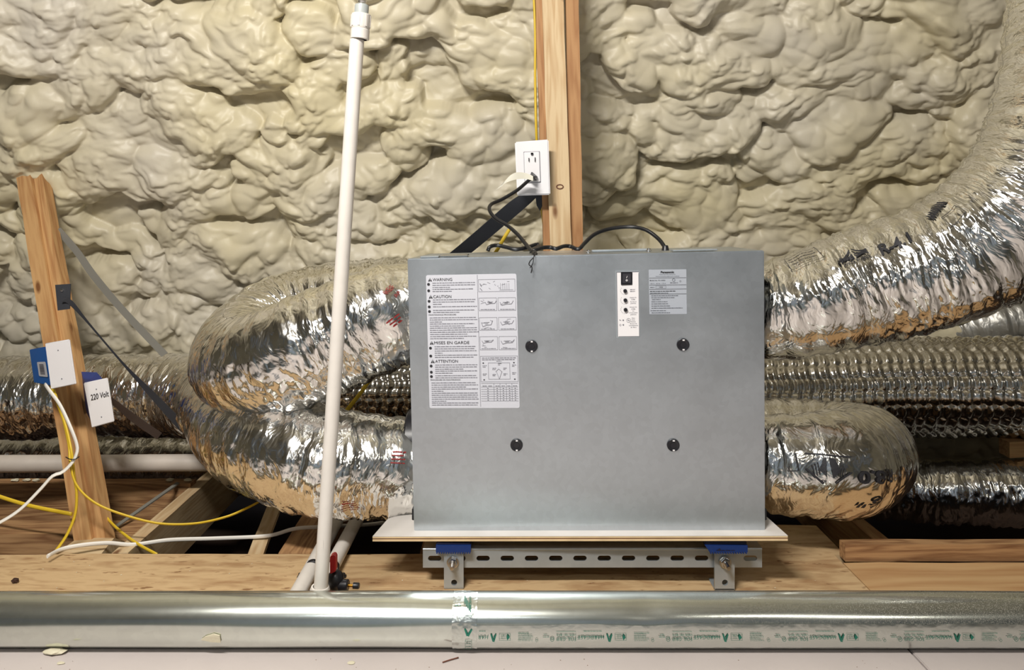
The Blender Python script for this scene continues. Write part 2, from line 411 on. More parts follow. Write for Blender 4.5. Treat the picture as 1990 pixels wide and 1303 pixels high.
M_plyface = plain('white_plywood_face', rgb(222, 216, 210), 0.5, var=0.1, vscale=12)
M_tagp = plain('paper_tag', rgb(226, 222, 206), 0.5)

# ------------------------------------------------------------------ the setting: foam-sprayed slope
def foam_D(z): return 2.75 - 0.42*z
def lobes(h, Xw, Sw, X0, S0, sp, n, rmin, rmax, asp, hk, pad, base=None, expo=1.5, power=0.5, mask=None):
    ny, nx = h.shape
    for k in range(n):
        r = rmin + (rmax-rmin)*random.random()**expo
        a = r; b_ = r*random.uniform(*asp)
        cx = X0 + random.random()*nx*sp; cs = S0 + random.random()*ny*sp
        R = r+pad
        i0 = max(0, int((cs-R-S0)/sp)); i1 = min(ny, int((cs+R-S0)/sp)+1)
        j0 = max(0, int((cx-R-X0)/sp)); j1 = min(nx, int((cx+R-X0)/sp)+1)
        if i1 <= i0 or j1 <= j0: continue
        t = random.gauss(0, 0.35); ct, st = math.cos(t), math.sin(t)
        dx = Xw[i0:i1, j0:j1]-cx; ds = Sw[i0:i1, j0:j1]-cs
        u = (dx*ct+ds*st)/a; v = (-dx*st+ds*ct)/b_
        q = u*u+v*v
        bz = base[(i0+i1)//2, (j0+j1)//2] if base is not None else 0.0
        if mask is not None and mask[(i0+i1)//2, (j0+j1)//2] < random.random(): continue
        hh = r*hk*random.uniform(0.75, 1.25)
        cap = np.where(q < 1, bz + hh*(np.maximum(1-q, 0)**power)*(1-0.25*v), -1)
        sub = h[i0:i1, j0:j1]
        np.maximum(sub, cap, out=sub)

def foam_sheet(X0, X1, S0, S1, sp, fine=True):
    nx = int((X1-X0)/sp)+1; ny = int((S1-S0)/sp)+1
    X = X0+np.arange(nx)*sp; Sg = S0+np.arange(ny)*sp
    XX, SS = np.meshgrid(X, Sg)
    w1 = noise(XX*5, SS*6, 1.3); w2 = noise(XX*5, SS*6, 9.7)
    w3 = noise(XX*14, SS*18, 4.1); w4 = noise(XX*14, SS*18, 7.9)
    Xw = XX+0.050*w1+0.016*w3; Sw = SS+0.040*w2+0.013*w4
    macro = 0.050*noise(XX*1.6, SS*2.6, 0.5)+0.022*noise(XX*4.0, SS*6, 3.5)
    h = np.full_like(XX, -0.03)+macro*0.9
    A = (X1-X0)*(S1-S0)
    lobes(h, Xw, Sw, X0, S0, sp, int(A*150), 0.05, 0.15, (0.45, 0.8), 0.34, 0.07, macro, power=0.5)
    h2 = np.zeros_like(h)
    lobes(h2, Xw, Sw, X0, S0, sp, int(A*1700), 0.015, 0.062, (0.5, 0.95), 0.36, 0.06, None, expo=1.9)
    h = h+h2
    if fine:
        h3 = np.zeros_like(h)
        w5 = noise(XX*30, SS*36, 2.1)*0.006
        m2 = np.clip(noise(XX*3.3, SS*4.1, 31.0)*2.4+0.25, 0, 1)
        lobes(h3, Xw+w5, Sw+w5, X0, S0, sp, int(A*4200), 0.008, 0.026, (0.45, 0.95), 0.34, 0.06, None, mask=m2)
        rid = 1-np.abs(noise(Xw*20+SS*3, Sw*60, 5.0))*2.2
        m3 = np.clip(noise(XX*4.2, SS*5.0, 41.0)*2.2+0.15, 0, 1)
        h = h+h3+0.0035*np.clip(rid, 0, 1)*m3+0.0028*noise(XX*22, SS*30, 6.0)
        for _ in range(2):
            k = h.copy()
            k[1:-1, 1:-1] = (h[1:-1, 1:-1]*4+h[:-2, 1:-1]+h[2:, 1:-1]+h[1:-1, :-2]+h[1:-1, 2:])/8
            h = k
    return XX, SS, h

sl = 0.42; ln = math.sqrt(1+sl*sl)
XX, SS, H = foam_sheet(-2.15, 2.25, -0.3, 1.95, 0.0037)
# slope point at arc length S above z=0: (y, z) = (2.75-sl*z, z) with z = S/ln ; outward normal towards the room
SSd = SS-0.20*(H-H.mean())
zz = SSd/ln; yy = 2.75-sl*zz
V = np.stack([XX, yy-H/ln, zz-H*sl/ln*1.0], -1).reshape(-1, 3)
Fq = grid_faces(XX.shape[0], XX.shape[1], False)
me = mesh_np('wall_back', V, Fq)
link('wall_back', me, M_foam, label='cream spray foam covering the sloping roof behind everything', kind='structure')

# rest of the attic shell, seen only in reflections and from the side
def coarse(name, fn, nu, nv, m, flip=False, **kw):
    u, v = np.meshgrid(np.linspace(0, 1, nu), np.linspace(0, 1, nv), indexing='ij')
    Vc = fn(u, v).reshape(-1, 3); Fc = grid_faces(nu, nv, False)
    if flip: Fc = Fc[:, ::-1]
    return link(name, mesh_np(name, Vc, Fc), m, **kw)
bump_ = lambda a, b_: 0.05*noise(a*6, b_*8, 3.0)+0.03*np.abs(noise(a*14, b_*18, 5.0))
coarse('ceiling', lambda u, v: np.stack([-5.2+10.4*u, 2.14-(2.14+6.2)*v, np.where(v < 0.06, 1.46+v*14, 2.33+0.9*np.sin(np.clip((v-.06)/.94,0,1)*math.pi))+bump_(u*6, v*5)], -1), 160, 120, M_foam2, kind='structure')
for xa, xb in ((-5.2, -2.12), (2.22, 5.2)):
    coarse('foam_field', lambda u, v: np.stack([xa+(xb-xa)*u, 2.75-sl*(-.3+2.1*v)-bump_(xa+u*7, v*6)*1.3, -.3+2.1*v], -1), 130, 90, M_foam, parent=bpy.data.objects['wall_back'])
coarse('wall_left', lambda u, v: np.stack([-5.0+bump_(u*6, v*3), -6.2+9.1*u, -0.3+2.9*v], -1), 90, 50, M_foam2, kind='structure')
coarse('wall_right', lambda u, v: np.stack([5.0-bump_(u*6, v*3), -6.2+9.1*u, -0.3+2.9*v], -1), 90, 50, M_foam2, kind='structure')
coarse('wall_front', lambda u, v: np.stack([-5.2+10.4*u, -4.1+bump_(u*6, v*3), 0.7+2.6*v], -1), 90, 40, M_cool, kind='structure')
link('baseboard_front', boxm('baseboard_front', -5.2, 5.2, -4.1, -4.0, -0.02, 1.0, 0.005), M_sage, kind='structure')
fl = link('floor', boxm('floor', -5.2, 5.2, -6.2, 3.0, -0.36, -0.33), M_void_shade, kind='structure')
SEAM = 0.712
for a, b_ in ((-5.1, SEAM-0.0015), (SEAM+0.0025, 5.1)):
    link('floor_panel', boxm('floor_panel', a, b_, -3.4, 1.378, -0.02, 0.0, 0.0015), M_floor, parent=fl)

# ------------------------------------------------------------------ timbers
def zt(y_px, D): return CZ-(y_px-HY)/F*D
dk = board('walkway_board', (-1.75, 1.55, 0.0), (0.7455, 1.55, 0.0), 0.325, 0.022, M_osb, face=(0, 0, 1), bev=0.001,
      label='long tan strand board in the foreground, directly behind the round metal duct', cat='board')
board('deck_sheet', (0.42, 1.80, -0.001), (0.772, 1.795, -0.001), 0.17, 0.020, M_osb, face=(0, 0, 1), bev=0.001,
      label='short piece of tan sheathing behind the right bracket, below the curled foil duct', cat='board')
board('walkway_board', (0.7475, 1.53, 0.001), (1.8, 1.53, 0.001), 0.275, 0.022, M_pine_o, face=(0, 0, 1), bev=0.002,
      label='orange plywood walkway board in the bottom right, behind the dusty end of the metal duct', cat='board')
board('flat_timber', (0.755, 1.690, 0.038), (1.9, 1.690, 0.038), 0.030, 0.038, M_joist, face=(0, 0, 1), bev=0.003,
      label='flat-laid lumber with wavy grain along the back of the right walkway board', cat='timber')
board('joist', (0.90, 1.77, -0.004), (0.895, 2.7, -0.004), 0.038, 0.14, M_pine, face=(0, 0, 1),
      label='narrow joist running back into the dark below the right ducts', cat='joist')
board('joist', (-0.912, 1.72, 0.0), (-0.935, 2.75, 0.0), 0.036, 0.14, M_pine_pale, face=(0, 0, 1),
      label='pale joist running back beside the left post, under the yellow cable', cat='joist')
board('batten', (-0.597, 1.72, -0.004), (-0.70, 2.3, -0.004), 0.036, 0.012, M_pine_pale, face=(0, 0, 1),
      label='narrow pale batten running back below the lower left foil duct', cat='batten')
board('joist', (-0.500, 1.718, 0.0), (-0.535, 2.7, 0.0), 0.086, 0.14, M_joist, face=(0, 0, 1),
      label='wide timber running back just left of the white standpipe', cat='joist')
board('joist', (-0.20, 1.73, -0.02), (-0.20, 2.7, -0.02), 0.04, 0.12, M_joist, face=(0, 0, 1),
      label='shadowed joist under the left end of the plywood shelf', cat='joist')
board('cross_timber', (-1.9, 2.15, -0.047), (-0.935, 2.15, -0.047), 0.118, 0.04, M_joist, face=(0, -1, 0), bev=0.003,
      label='upper cross timber behind the left post with foam crumbs on its top', cat='timber')
board('cross_timber', (-1.9, 1.90, -0.100), (-0.93, 1.90, -0.100), 0.135, 0.09, M_joist, face=(0, -1, 0), bev=0.003,
      label='lower cross timber behind the foot of the left post', cat='timber')
board('grey_strip', W(208, 1035, 1.9), W(346, 938, 2.14), 0.010, 0.004, M_strapg, face=(0, -0.5, 1), bev=0, rough=False,
      label='thin grey strip slanting across the cross timbers right of the left post', cat='strip')
board('timber_block', W(1962, 875, 2.25), W(2100, 870, 2.25), 0.048, 0.05, M_pine, face=(0, -1, 0),
      label='short end of lumber at the right edge between two foil ducts', cat='timber')
# wedge block at the post's foot
bm = bmesh.new()
q = [W(105, 1078, 1.73), W(196, 1078, 1.73), W(222, 1046, 1.80), W(152, 1046, 1.83)]
hexa(bm, [q[0], q[1], q[2], q[3]] + [p+np.array([0, 0.05, -0.03]) for p in q])
link('wood_block', bm_mesh('wood_block', bm), M_pine_pale, label='pale offcut block at the foot of the left post', cat='block')

# left leaning post (two plies)
pt = W(24, 150, 2.47); pb = W(178, 1090, 1.79)
post = thing('leaning_post', pb, 'leaning pine post at the left carrying two white cover plates', 'post')
dirv = pt-pb; 
board('post_board', pb+np.array([-.013, 0, 0]), pt+np.array([-.018, 0, 0]), 0.046, 0.036, M_pine, parent=post, bev=0.003)
pt2 = pb+dirv*0.80
board('post_board', pb+np.array([.0255, .004, 0]), pt2+np.array([.026, .004, 0]), 0.030, 0.036, M_pine, parent=post, bev=0.003)
# centre post (three plies)
DP = 1.93
cb = W(1092, 520, DP); ct = W(1078, -60, DP)
cpost = thing('roof_post', (cb[0], DP, 0.0), 'three-ply pine post rising behind the metal cabinet to the roof', 'post')
def pbd(xb, xt, wd, dy, m):
    b0 = W(xb, 480, DP); b1 = W(xt, 0, DP); d = (b1-b0)
    a = b0-d*1.30; e = b0+d*1.35; a[1] += dy; e[1] += dy
    board('post_board', a, e, wd, 0.036, m, parent=cpost, bev=0.003)
pbd(1090, 1074, 0.056, 0.0, M_pine_pale)
pbd(1121, 1113, 0.034, 0.012, M_pine_red)
pbd(1066, 1051, 0.026, 0.016, M_pine_red)
# knot marks
for (px, py, rx, rz) in ((1088, 363, .010, .0065),):
    pc = W(px, py, DP-0.001)
    bm = bmesh.new(); n = 24
    ro = [bm.verts.new((pc[0]+rx*math.cos(t), pc[1]-.0006, pc[2]+rz*math.sin(t))) for t in np.linspace(0, 2*math.pi, n, endpoint=False)]
    ri = [bm.verts.new((pc[0]+rx*.72*math.cos(t), pc[1]-.0006, pc[2]+rz*.66*math.sin(t))) for t in np.linspace(0, 2*math.pi, n, endpoint=False)]
    for k in range(n): bm.faces.new((ro[k], ro[(k+1)%n], ri[(k+1)%n], ri[k]))
    link('knot', bm_mesh('knot', bm), plain('knot_brown', rgb(96, 50, 24), 0.6), parent=cpost)

# ------------------------------------------------------------------ flexible foil ducts
class Duct: pass
def duct(name, pts, label, m=None, amp=1.0, rib=0.0, nseg=220, gath=1.0, step=0.0034, seed=0.0, prints_side=True, T_up=1.0, ridge_f=(64, 6.5), ends=None):
    P = np.array([list(W(p[0], p[1], p[2]))+[p[3]] for p in pts])
    L = np.linalg.norm(np.diff(P[:, :3], axis=0), axis=1).sum()
    n = int(L/step); Q, u = catmull(P, n); T, N, B = frames(Q[:, :3])
    th = np.arange(nseg)/nseg*2*math.pi
    U, TH = np.meshgrid(u, th, indexing='ij'); R = Q[:, 3][:, None]
    r0 = float(np.mean(P[:, 3])); cx = np.cos(TH)*r0; sx = np.sin(TH)*r0
    # domain warp
    wv = noise(U*9, cx*9+seed, sx*9)
    wu = noise(U*22+7, cx*14+seed, sx*14)
    big = noise(U*5.5+seed, cx*6, sx*6)*0.010
    fu, fv = ridge_f
    g1 = 1-np.abs(noise((U+0.022*wv)*fu, cx*fv+seed, sx*fv))*2.0
    g2 = 1-np.abs(noise((U+0.008*wu)*fu*2.1+5, cx*fv*2.6+seed, sx*fv*2.6+wv))*2.0
    g3 = np.abs(noise((U+0.012*wv)*30+3, cx*26+seed, sx*26))
    g4 = 1-np.abs(noise((U+0.006*wu)*230+9, cx*30+seed, sx*30))*2.0
    mask = np.clip(0.55+noise(U*7+1, cx*8, sx*8+seed)*1.1, 0.12, 1.0)
    D = big + amp*mask*(0.0050*g1 + 0.0034*g2 - 0.0060*g3 + 0.0016*g4)
    if prints_side:
        cal = np.clip((cx/r0*T_up-0.15)/0.5, 0, 1); D = D*(1-0.6*cal)
    # gathered hoops of the inner coil
    hoop = np.sin(2*math.pi*U/0.052+wv*1.2)
    D = D + gath*0.0022*hoop
    if rib:
        ph = U/0.031; row = TH/(2*math.pi)*22
        D = D + rib*(0.006*np.abs(np.sin(math.pi*ph+0.5*math.pi*(np.floor(row) % 2)))*np.abs(np.sin(math.pi*row))**0.5+0.003*np.sin(2*math.pi*ph))
    if ends is not None:   # pinch where the sleeve is tied to a collar
        for (u0, wd, dep) in ends:
            D = D - dep*np.exp(-((U-u0)/wd)**2)
    Rr = R+D
    V = Q[:, None, :3]+Rr[..., None]*(np.cos(TH)[..., None]*N[:, None]+np.sin(TH)[..., None]*B[:, None])
    UVc = np.stack([U, TH*r0], -1)
    Vf = V.reshape(-1, 3)
    me = mesh_np(name, Vf, grid_faces(n, nseg)[:, ::-1], uv=UVc.reshape(-1, 2))
    o = link(name, me, m or M_foil, label=label, cat='duct')
    d = Duct(); d.o = o; d.V = V; d.u = u; d.n = n; d.nseg = nseg; d.Q = Q; d.r0 = r0
    d.N = N; d.B = B
    return d

def text_mesh(s, size=1.0, align='LEFT', bold=0.0, shear=0.0):
    cu = bpy.data.curves.new('t', 'FONT'); cu.body = s; cu.size = size; cu.align_x = align; cu.offset = bold; cu.shear = shear; cu.resolution_u = 3
    o = bpy.data.objects.new('t', cu); C.objects.link(o)
    dg = bpy.context.evaluated_depsgraph_get(); dg.update()
    me = bpy.data.meshes.new_from_object(o.evaluated_get(dg))
    bpy.data.objects.remove(o); bpy.data.curves.remove(cu)
    V = np.array([v.co[:2] for v in me.vertices]); Fs = [list(p.vertices) for p in me.polygons]
    bpy.data.meshes.remove(me)
    return V, Fs

class Print:
    """collects flat marks in a 2-D layout, then maps them onto a surface"""
    def __init__(s): s.V = []; s.F = []
    def add(s, V, Fs):
        o = len(s.V); s.V += [tuple(v) for v in V]; s.F += [[i+o for i in f] for f in Fs]
    def text(s, t, x, y, h, w=None, align='LEFT', bold=0.0, rot=0.0, shear=0.0):
        """y grows downward; (x,y) is the baseline start (or centre)"""
        V, Fs = text_mesh(t, 1.0, 'LEFT', bold, shear)
        if len(V) == 0: return
        x0, x1 = V[:, 0].min(), V[:, 0].max(); cap = 0.70
        k = h/cap; kx = k if w is None else w/(x1-x0)
        X = (V[:, 0]-x0)*kx; Y = -V[:, 1]*k
        if align == 'CENTER': X -= (x1-x0)*kx/2
        c, sn = math.cos(rot), math.sin(rot)
        s.add(np.stack([x+X*c-Y*sn, y+X*sn+Y*c], 1), Fs)
    def rect(s, x0, y0, x1, y1): s.add([(x0, y0), (x0, y1), (x1, y1), (x1, y0)], [[0, 1, 2, 3]])
    def line(s, x0, y0, x1, y1, t):
        d = math.hypot(x1-x0, y1-y0) or 1; nx, ny = -(y1-y0)/d*t/2, (x1-x0)/d*t/2
        s.add([(x0+nx, y0+ny), (x1+nx, y1+ny), (x1-nx, y1-ny), (x0-nx, y0-ny)], [[0, 1, 2, 3]])
    def box(s, x0, y0, x1, y1, t):
        s.rect(x0, y0, x1, y0+t); s.rect(x0, y1-t, x1, y1); s.rect(x0, y0, x0+t, y1); s.rect(x1-t, y0, x1, y1)
    def poly(s, pts): s.add(pts, [list(range(len(pts)))])
    def disc(s, cx, cy, r, n=16, ry=None):
        s.poly([(cx+r*math.cos(t), cy+(ry or r)*math.sin(t)) for t in np.linspace(0, 2*math.pi, n, endpoint=False)])
    def ring(s, cx, cy, r, t, n=20):
        P = [(cx+q*math.cos(a), cy+q*math.sin(a)) for a in np.linspace(0, 2*math.pi, n, endpoint=False) for q in (r, r-t)]
        s.add(P, [[2*i, 2*i+1, (2*i+3) % (2*n), (2*i+2) % (2*n)] for i in range(n)])
    def words(s, x0, x1, y, h, seed=0):
        """illegible small print, as word-sized strokes"""
        rr = random.Random(seed*7919+int(y*13)+int(x0))
        x = x0
        while x < x1-h:
            wd = min(rr.uniform(2.0, 7.0)*h*0.8, x1-x)
            s.rect(x, y-h*rr.uniform(0.55, 0.75), x+wd, y); x += wd+h*0.55
    def build(s, name, fn, m, parent, subdiv=0):
        me = bpy.data.meshes.new(name)
        me.from_pydata([(v[0], v[1], 0) for v in s.V], [], s.F)
        if subdiv:
            bm = bmesh.new(); bm.from_mesh(me)
            bmesh.ops.triangulate(bm, faces=bm.faces)
            for _ in range(subdiv):
                es = [e for e in bm.edges if e.calc_length() > subdiv_len[0]]
                if es: bmesh.ops.subdivide_edges(bm, edges=es, cuts=1)
                bmesh.ops.triangulate(bm, faces=bm.faces)
            bm.to_mesh(me); bm.free()
        n = len(me.vertices); co = np.empty(n*3, dtype=np.float32); me.vertices.foreach_get('co', co); co = co.reshape(-1, 3)
        P = fn(co[:, 0].astype(float), co[:, 1].astype(float))
        me.vertices.foreach_set('co', np.asarray(P, dtype=np.float32).ravel()); me.update()
        return link(name, me, m, parent=parent)
subdiv_len = [0.006]

def duct_print(d, pr, px, py, size_px, rot, name, m, lift=0.0034):
    """stamp a layout (units: metres, centred on 0) on the camera-facing side of a duct, near a pixel"""
    c = np.array([0, 0, CZ]); dirr = W(px, py, 1.0)-c
    # nearest surface point of the facing side to this viewing ray
    Vv = d.V-c; t = (Vv@dirr)/(dirr@dirr); dist = np.linalg.norm(Vv-t[..., None]*dirr, axis=-1)
    cand = dist < 0.012
    tt = np.where(cand, t, 1e9); i, j = np.unravel_index(np.argmin(tt), tt.shape)
    u0 = d.u[i]; th0 = j/d.nseg*2*math.pi
    # the duct-surface directions as seen: +u and +theta
    cr, sr = math.cos(rot), math.sin(rot)
    Pu = d.V[min(i+6, d.n-1), j]-d.V[max(i-6, 0), j]; sgn_u = 1.0 if Pu[0] > 0 else -1.0
    Pt = d.V[i, (j+4) % d.nseg]-d.V[i, (j-4) % d.nseg]; sgn_t = -1.0 if Pt[2] > 0 else 1.0
    def fn(x, y):
        X = (x*cr-y*sr); Y = (x*sr+y*cr)
        uu = u0+sgn_u*X; tt = th0+sgn_t*Y/d.r0
        fi = np.clip(uu/d.u[-1]*(d.n-1), 0, d.n-1.001); fj = (tt/(2*math.pi)*d.nseg) % d.nseg
        a = fi.astype(int); b_ = fj.astype(int) % d.nseg; b2 = (b_+1) % d.nseg; fa = (fi-a)[:, None]; fb = (fj-np.floor(fj))[:, None]
        Pn = (d.V[a, b_]*(1-fa)+d.V[a+1, b_]*fa)*(1-fb)+(d.V[a, b2]*(1-fa)+d.V[a+1, b2]*fa)*fb
        cc = d.Q[a, :3]; n_ = Pn-cc; n_ /= np.linalg.norm(n_, axis=1)[:, None]
        return Pn+n_*lift
    return pr.build(name, fn, m, d.o, subdiv=4)

dA = duct('foil_duct', [(815, 603, 1.745, .108), (780, 605, 1.735, .112), (740, 618, 1.725, .118), (650, 655, 1.72, .122), (565, 690, 1.72, .124), (500, 708, 1.78, .124), (470, 700, 1.90, .122),
      (480, 665, 2.04, .12), (530, 622, 2.15, .118), (610, 592, 2.2, .115), (720, 578, 2.2, .112), (900, 572, 2.2, .11)],
      'upper left foil duct, looping from the cabinet round and back on itself', seed=1.0, amp=1.12, ends=[(0.0, 0.012, 0.012)])
dB = duct('foil_duct', [(822, 905, 1.745, .108), (790, 905, 1.735, .112), (740, 905, 1.725, .116), (640, 898, 1.715, .122), (550, 878, 1.74, .124), (480, 840, 1.84, .124), (452, 800, 1.98, .122),
      (425, 778, 2.14, .120), (360, 768, 2.26, .122), (220, 768, 2.30, .124), (0, 772, 2.32, .124), (-220, 776, 2.32, .124)],
      'lower left foil duct, leaving the cabinet and running off past the left post', seed=14.0, ends=[(0.0, 0.012, 0.012)])
dC = duct('foil_duct', [(-200, 892, 2.52, .10), (100, 896, 2.52, .10), (420, 902, 2.5, .10), (620, 905, 2.5, .10)], 'shadowed foil duct lying low behind the horizontal white pipe', seed=23.0, step=0.006, nseg=110)
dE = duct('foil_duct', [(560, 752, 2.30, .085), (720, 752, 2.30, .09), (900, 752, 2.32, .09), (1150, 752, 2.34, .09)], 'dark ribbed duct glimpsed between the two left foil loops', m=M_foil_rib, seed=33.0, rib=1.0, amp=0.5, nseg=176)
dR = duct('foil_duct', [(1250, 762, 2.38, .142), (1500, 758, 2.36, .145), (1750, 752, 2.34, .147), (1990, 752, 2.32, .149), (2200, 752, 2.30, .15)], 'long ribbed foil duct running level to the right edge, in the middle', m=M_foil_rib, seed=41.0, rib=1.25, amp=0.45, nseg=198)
dF = duct('foil_duct', [(1474, 600, 1.74, .116), (1508, 602, 1.73, .120), (1560, 592, 1.715, .124), (1650, 566, 1.70, .130), (1750, 536, 1.68, .136), (1850, 500, 1.66, .142), (1950, 430, 1.64, .144), (2035, 320, 1.62, .145), (2085, 180, 1.60, .145), (2110, 20, 1.60, .145), (2120, -150, 1.60, .145)],
      'upper right foil duct with black print, sweeping up and out of the frame', seed=52.0, amp=1.25, ends=[(0.0, 0.012, 0.012)])
dG = duct('foil_duct', [(1474, 902, 1.735, .110), (1510, 902, 1.725, .113), (1560, 902, 1.715, .114), (1620, 900, 1.73, .122), (1672, 893, 1.83, .122), (1680, 880, 1.96, .120), (1640, 864, 2.08, .116), (1560, 852, 2.14, .112), (1400, 846, 2.16, .11)],
      'lower right foil duct curling back behind itself beside the cabinet', seed=63.0, amp=0.55, ends=[(0.0, 0.012, 0.012)])
dH = duct('foil_duct', [(1560, 950, 2.42, .09), (1750, 952, 2.34, .094), (1900, 955, 2.28, .097), (2200, 962, 2.2, .10)], 'crumpled silver duct lowest on the right, over the dark bay', seed=71.0, amp=1.2)
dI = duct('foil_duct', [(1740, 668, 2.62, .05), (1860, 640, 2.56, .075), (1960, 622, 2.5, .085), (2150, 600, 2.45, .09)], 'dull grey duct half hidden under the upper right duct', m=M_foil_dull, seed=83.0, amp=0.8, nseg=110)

# print on the right ducts
pr = Print(); pr.text('R-4.1', 0, 0.010, 0.025, bold=0.025, shear=0.2, align='CENTER')
duct_print(dF, pr, 1740, 468, 0, -0.12, 'printed_rating', M_ink)
pr = Print()
for k in range(3):
    for sgn in (-1, 1):
        P = [(sgn*(0.002+0.030*t), -0.020+0.008*k+0.010*t+0.006*math.sin(t*3.1+k)) for t in np.linspace(0, 1, 8)]
        P2 = [(x, y+0.0048) for x, y in P][::-1]
        for i in range(7): pr.add([P[i], P[i+1], P2[6-i], P2[7-i]], [[0, 1, 2, 3]])
pr.text('ATCO RUBBER', 0, 0.016, 0.0065, w=0.066, bold=0.03, align='CENTER')
duct_print(dF, pr, 1655, 490, 0, -0.08, 'printed_emblem', M_ink)
pr = Print()
pr.box(-0.036, -0.026, 0.036, 0.024, 0.0012)
for k, t in enumerate(('SEE SHEET FOR SPEC', 'AND FOR EDITIONS', 'FOR INSTALLATION')):
    pr.text(t, 0, -0.012+0.012*k, 0.0052, w=0.060-0.004*k, bold=0.02, align='CENTER')
duct_print(dF, pr, 1562, 492, 0, -0.10, 'printed_notice', M_ink)
pr = Print(); rr = random.Random(4)
for k in range(9):
    x = -0.03+0.0075*k; pr.poly([(x, -0.012+rr.uniform(-.004, .004)), (x+0.006, -0.010), (x+0.009, 0.010+rr.uniform(-.004, .004)), (x+0.003, 0.012)])
duct_print(dF, pr, 1812, 402, 0, -0.4, 'printed_emblem', M_ink)
pr = Print()
pr.box(-0.025, -0.014, 0.025, 0.014, 0.0014)
duct_print(dF, pr, 1850, 412, 0, -0.2, 'printed_frame', M_ink)
pr = Print(); pr.text('R-8.0', 0, 0.012, 0.024, w=0.052, bold=0.03, align='CENTER', rot=math.pi)
duct_print(dG, pr, 1722, 902, 0, 0.0, 'printed_rating', M_ink)
pr = Print(); pr.text('6"', 0, 0.012, 0.025, bold=0.012, align='CENTER', rot=math.pi, shear=0.25)
duct_print(dG, pr, 1700, 966, 0, -0.1, 'printed_size', M_ink)
pr = Print()
pr.line(-0.05, -0.046, 0.05, -0.036, 0.003)
for sgn in (-1, 1):
    pr.poly([(sgn*0.004, -0.036), (sgn*0.020, -0.030), (sgn*0.028, 0.0), (sgn*0.012, 0.018)])
    for k in range(3): pr.line(sgn*(0.030+0.004*k), -0.022+0.004*k, sgn*(0.026+0.004*k), 0.012+0.003*k, 0.0016)
pr.line(-0.048, -0.004, -0.020, 0.036, 0.004); pr.line(0.048, 0.002, 0.018, 0.030, 0.004)
pr.text('30', -0.012, 0.026, 0.008, bold=0.02, rot=math.pi)
pr.V = [(x*.62, y*.8) for x, y in pr.V]
duct_print(dG, pr, 1612, 925, 0, 0.05, 'printed_emblem', M_ink)
pr = Print(); pr.line(-0.002, -0.022, 0.0, 0.016, 0.0014); pr.line(-0.016, 0.018, 0.0, 0.016, 0.0014); pr.line(-0.014, 0.006, -0.016, 0.018, 0.0014)
duct_print(dG, pr, 1560, 895, 0, 0.0, 'printed_arrow', M_ink)
pr = Print(); pr.text('REF', 0, 0, 0.009, bold=0.0, align='CENTER', rot=-0.5)
pr.text('AIR', 0.004, 0.016, 0.008, align='CENTER', rot=-0.4)
duct_print(dA, pr, 768, 556, 0, -0.35, 'printed_words', M_red_ink)
for (px, py) in ((776, 632),):
    pr = Print()
    for k in range(3): pr.words(-0.010, 0.012-0.003*k, -0.008+0.007*k, 0.0036, k+30)
    duct_print(dA, pr, px, py, 0, -0.5, 'printed_lines', M_red_ink)
pr = Print()
for k in range(4): pr.words(-0.014, 0.012+0.002*k, -0.012+0.007*k, 0.0032, k)
duct_print(dB, pr, 678, 995, 0, 0.0, 'printed_lines', M_red_ink)
pr = Print()
for k in range(4): pr.words(-0.012, 0.014, -0.02+0.008*k, 0.004, k+9)
duct_print(dB, pr, 782, 895, 0, 0.1, 'printed_lines', M_red_ink)

# ------------------------------------------------------------------ the ventilator cabinet
kD = -0.058
def BP(px, py, off=0.0):
    """point on the cabinet's front plane (D = 1.573 + kD*(x+0.215)), pushed out by off"""
    a = (np.asarray(px, float)-CX)/F
    D = (1.573+kD*0.215)/(1-kD*a)
    P = np.stack([a*D, D, CZ-(np.asarray(py, float)-HY)/F*D], -1)
    return P+np.array([kD, -1.0, 0.0])/math.sqrt(1+kD*kD)*off*np.array([1, 1, 1])
cab = thing('ventilator_cabinet', BP(1140, 1040)+np.array([0, .15, 0]), 'galvanised metal ventilator cabinet with white warning sticker and four black knobs', 'ventilator')
back = np.array([0.29*0.058, 0.29, 0.0])
c = [BP(805, 1040), BP(1487, 1038), BP(1485, 487), BP(792, 503)]
bm = bmesh.new(); hexa(bm, [p+np.array([0, .006, 0]) for p in c]+[p+back for p in c])
bmesh.ops.bevel(bm, geom=bm.edges[:], offset=0.002, segments=2, affect='EDGES')
link('housing', bm_mesh('housing', bm, True, 40), M_box, parent=cab)
# front cover: slightly proud sheet with a rolled rim
bm = bmesh.new()
ci = [BP(805, 1039, .001), BP(1487, 1037, .001), BP(1485, 487, .001), BP(792, 503, .001)]
hexa(bm, ci+[p+np.array([0, .009, 0]) for p in ci])
bmesh.ops.bevel(bm, geom=bm.edges[:], offset=0.0018, segments=2, affect='EDGES')
cover = link('front_cover', bm_mesh('front_cover', bm, True, 40), M_box, parent=cab)
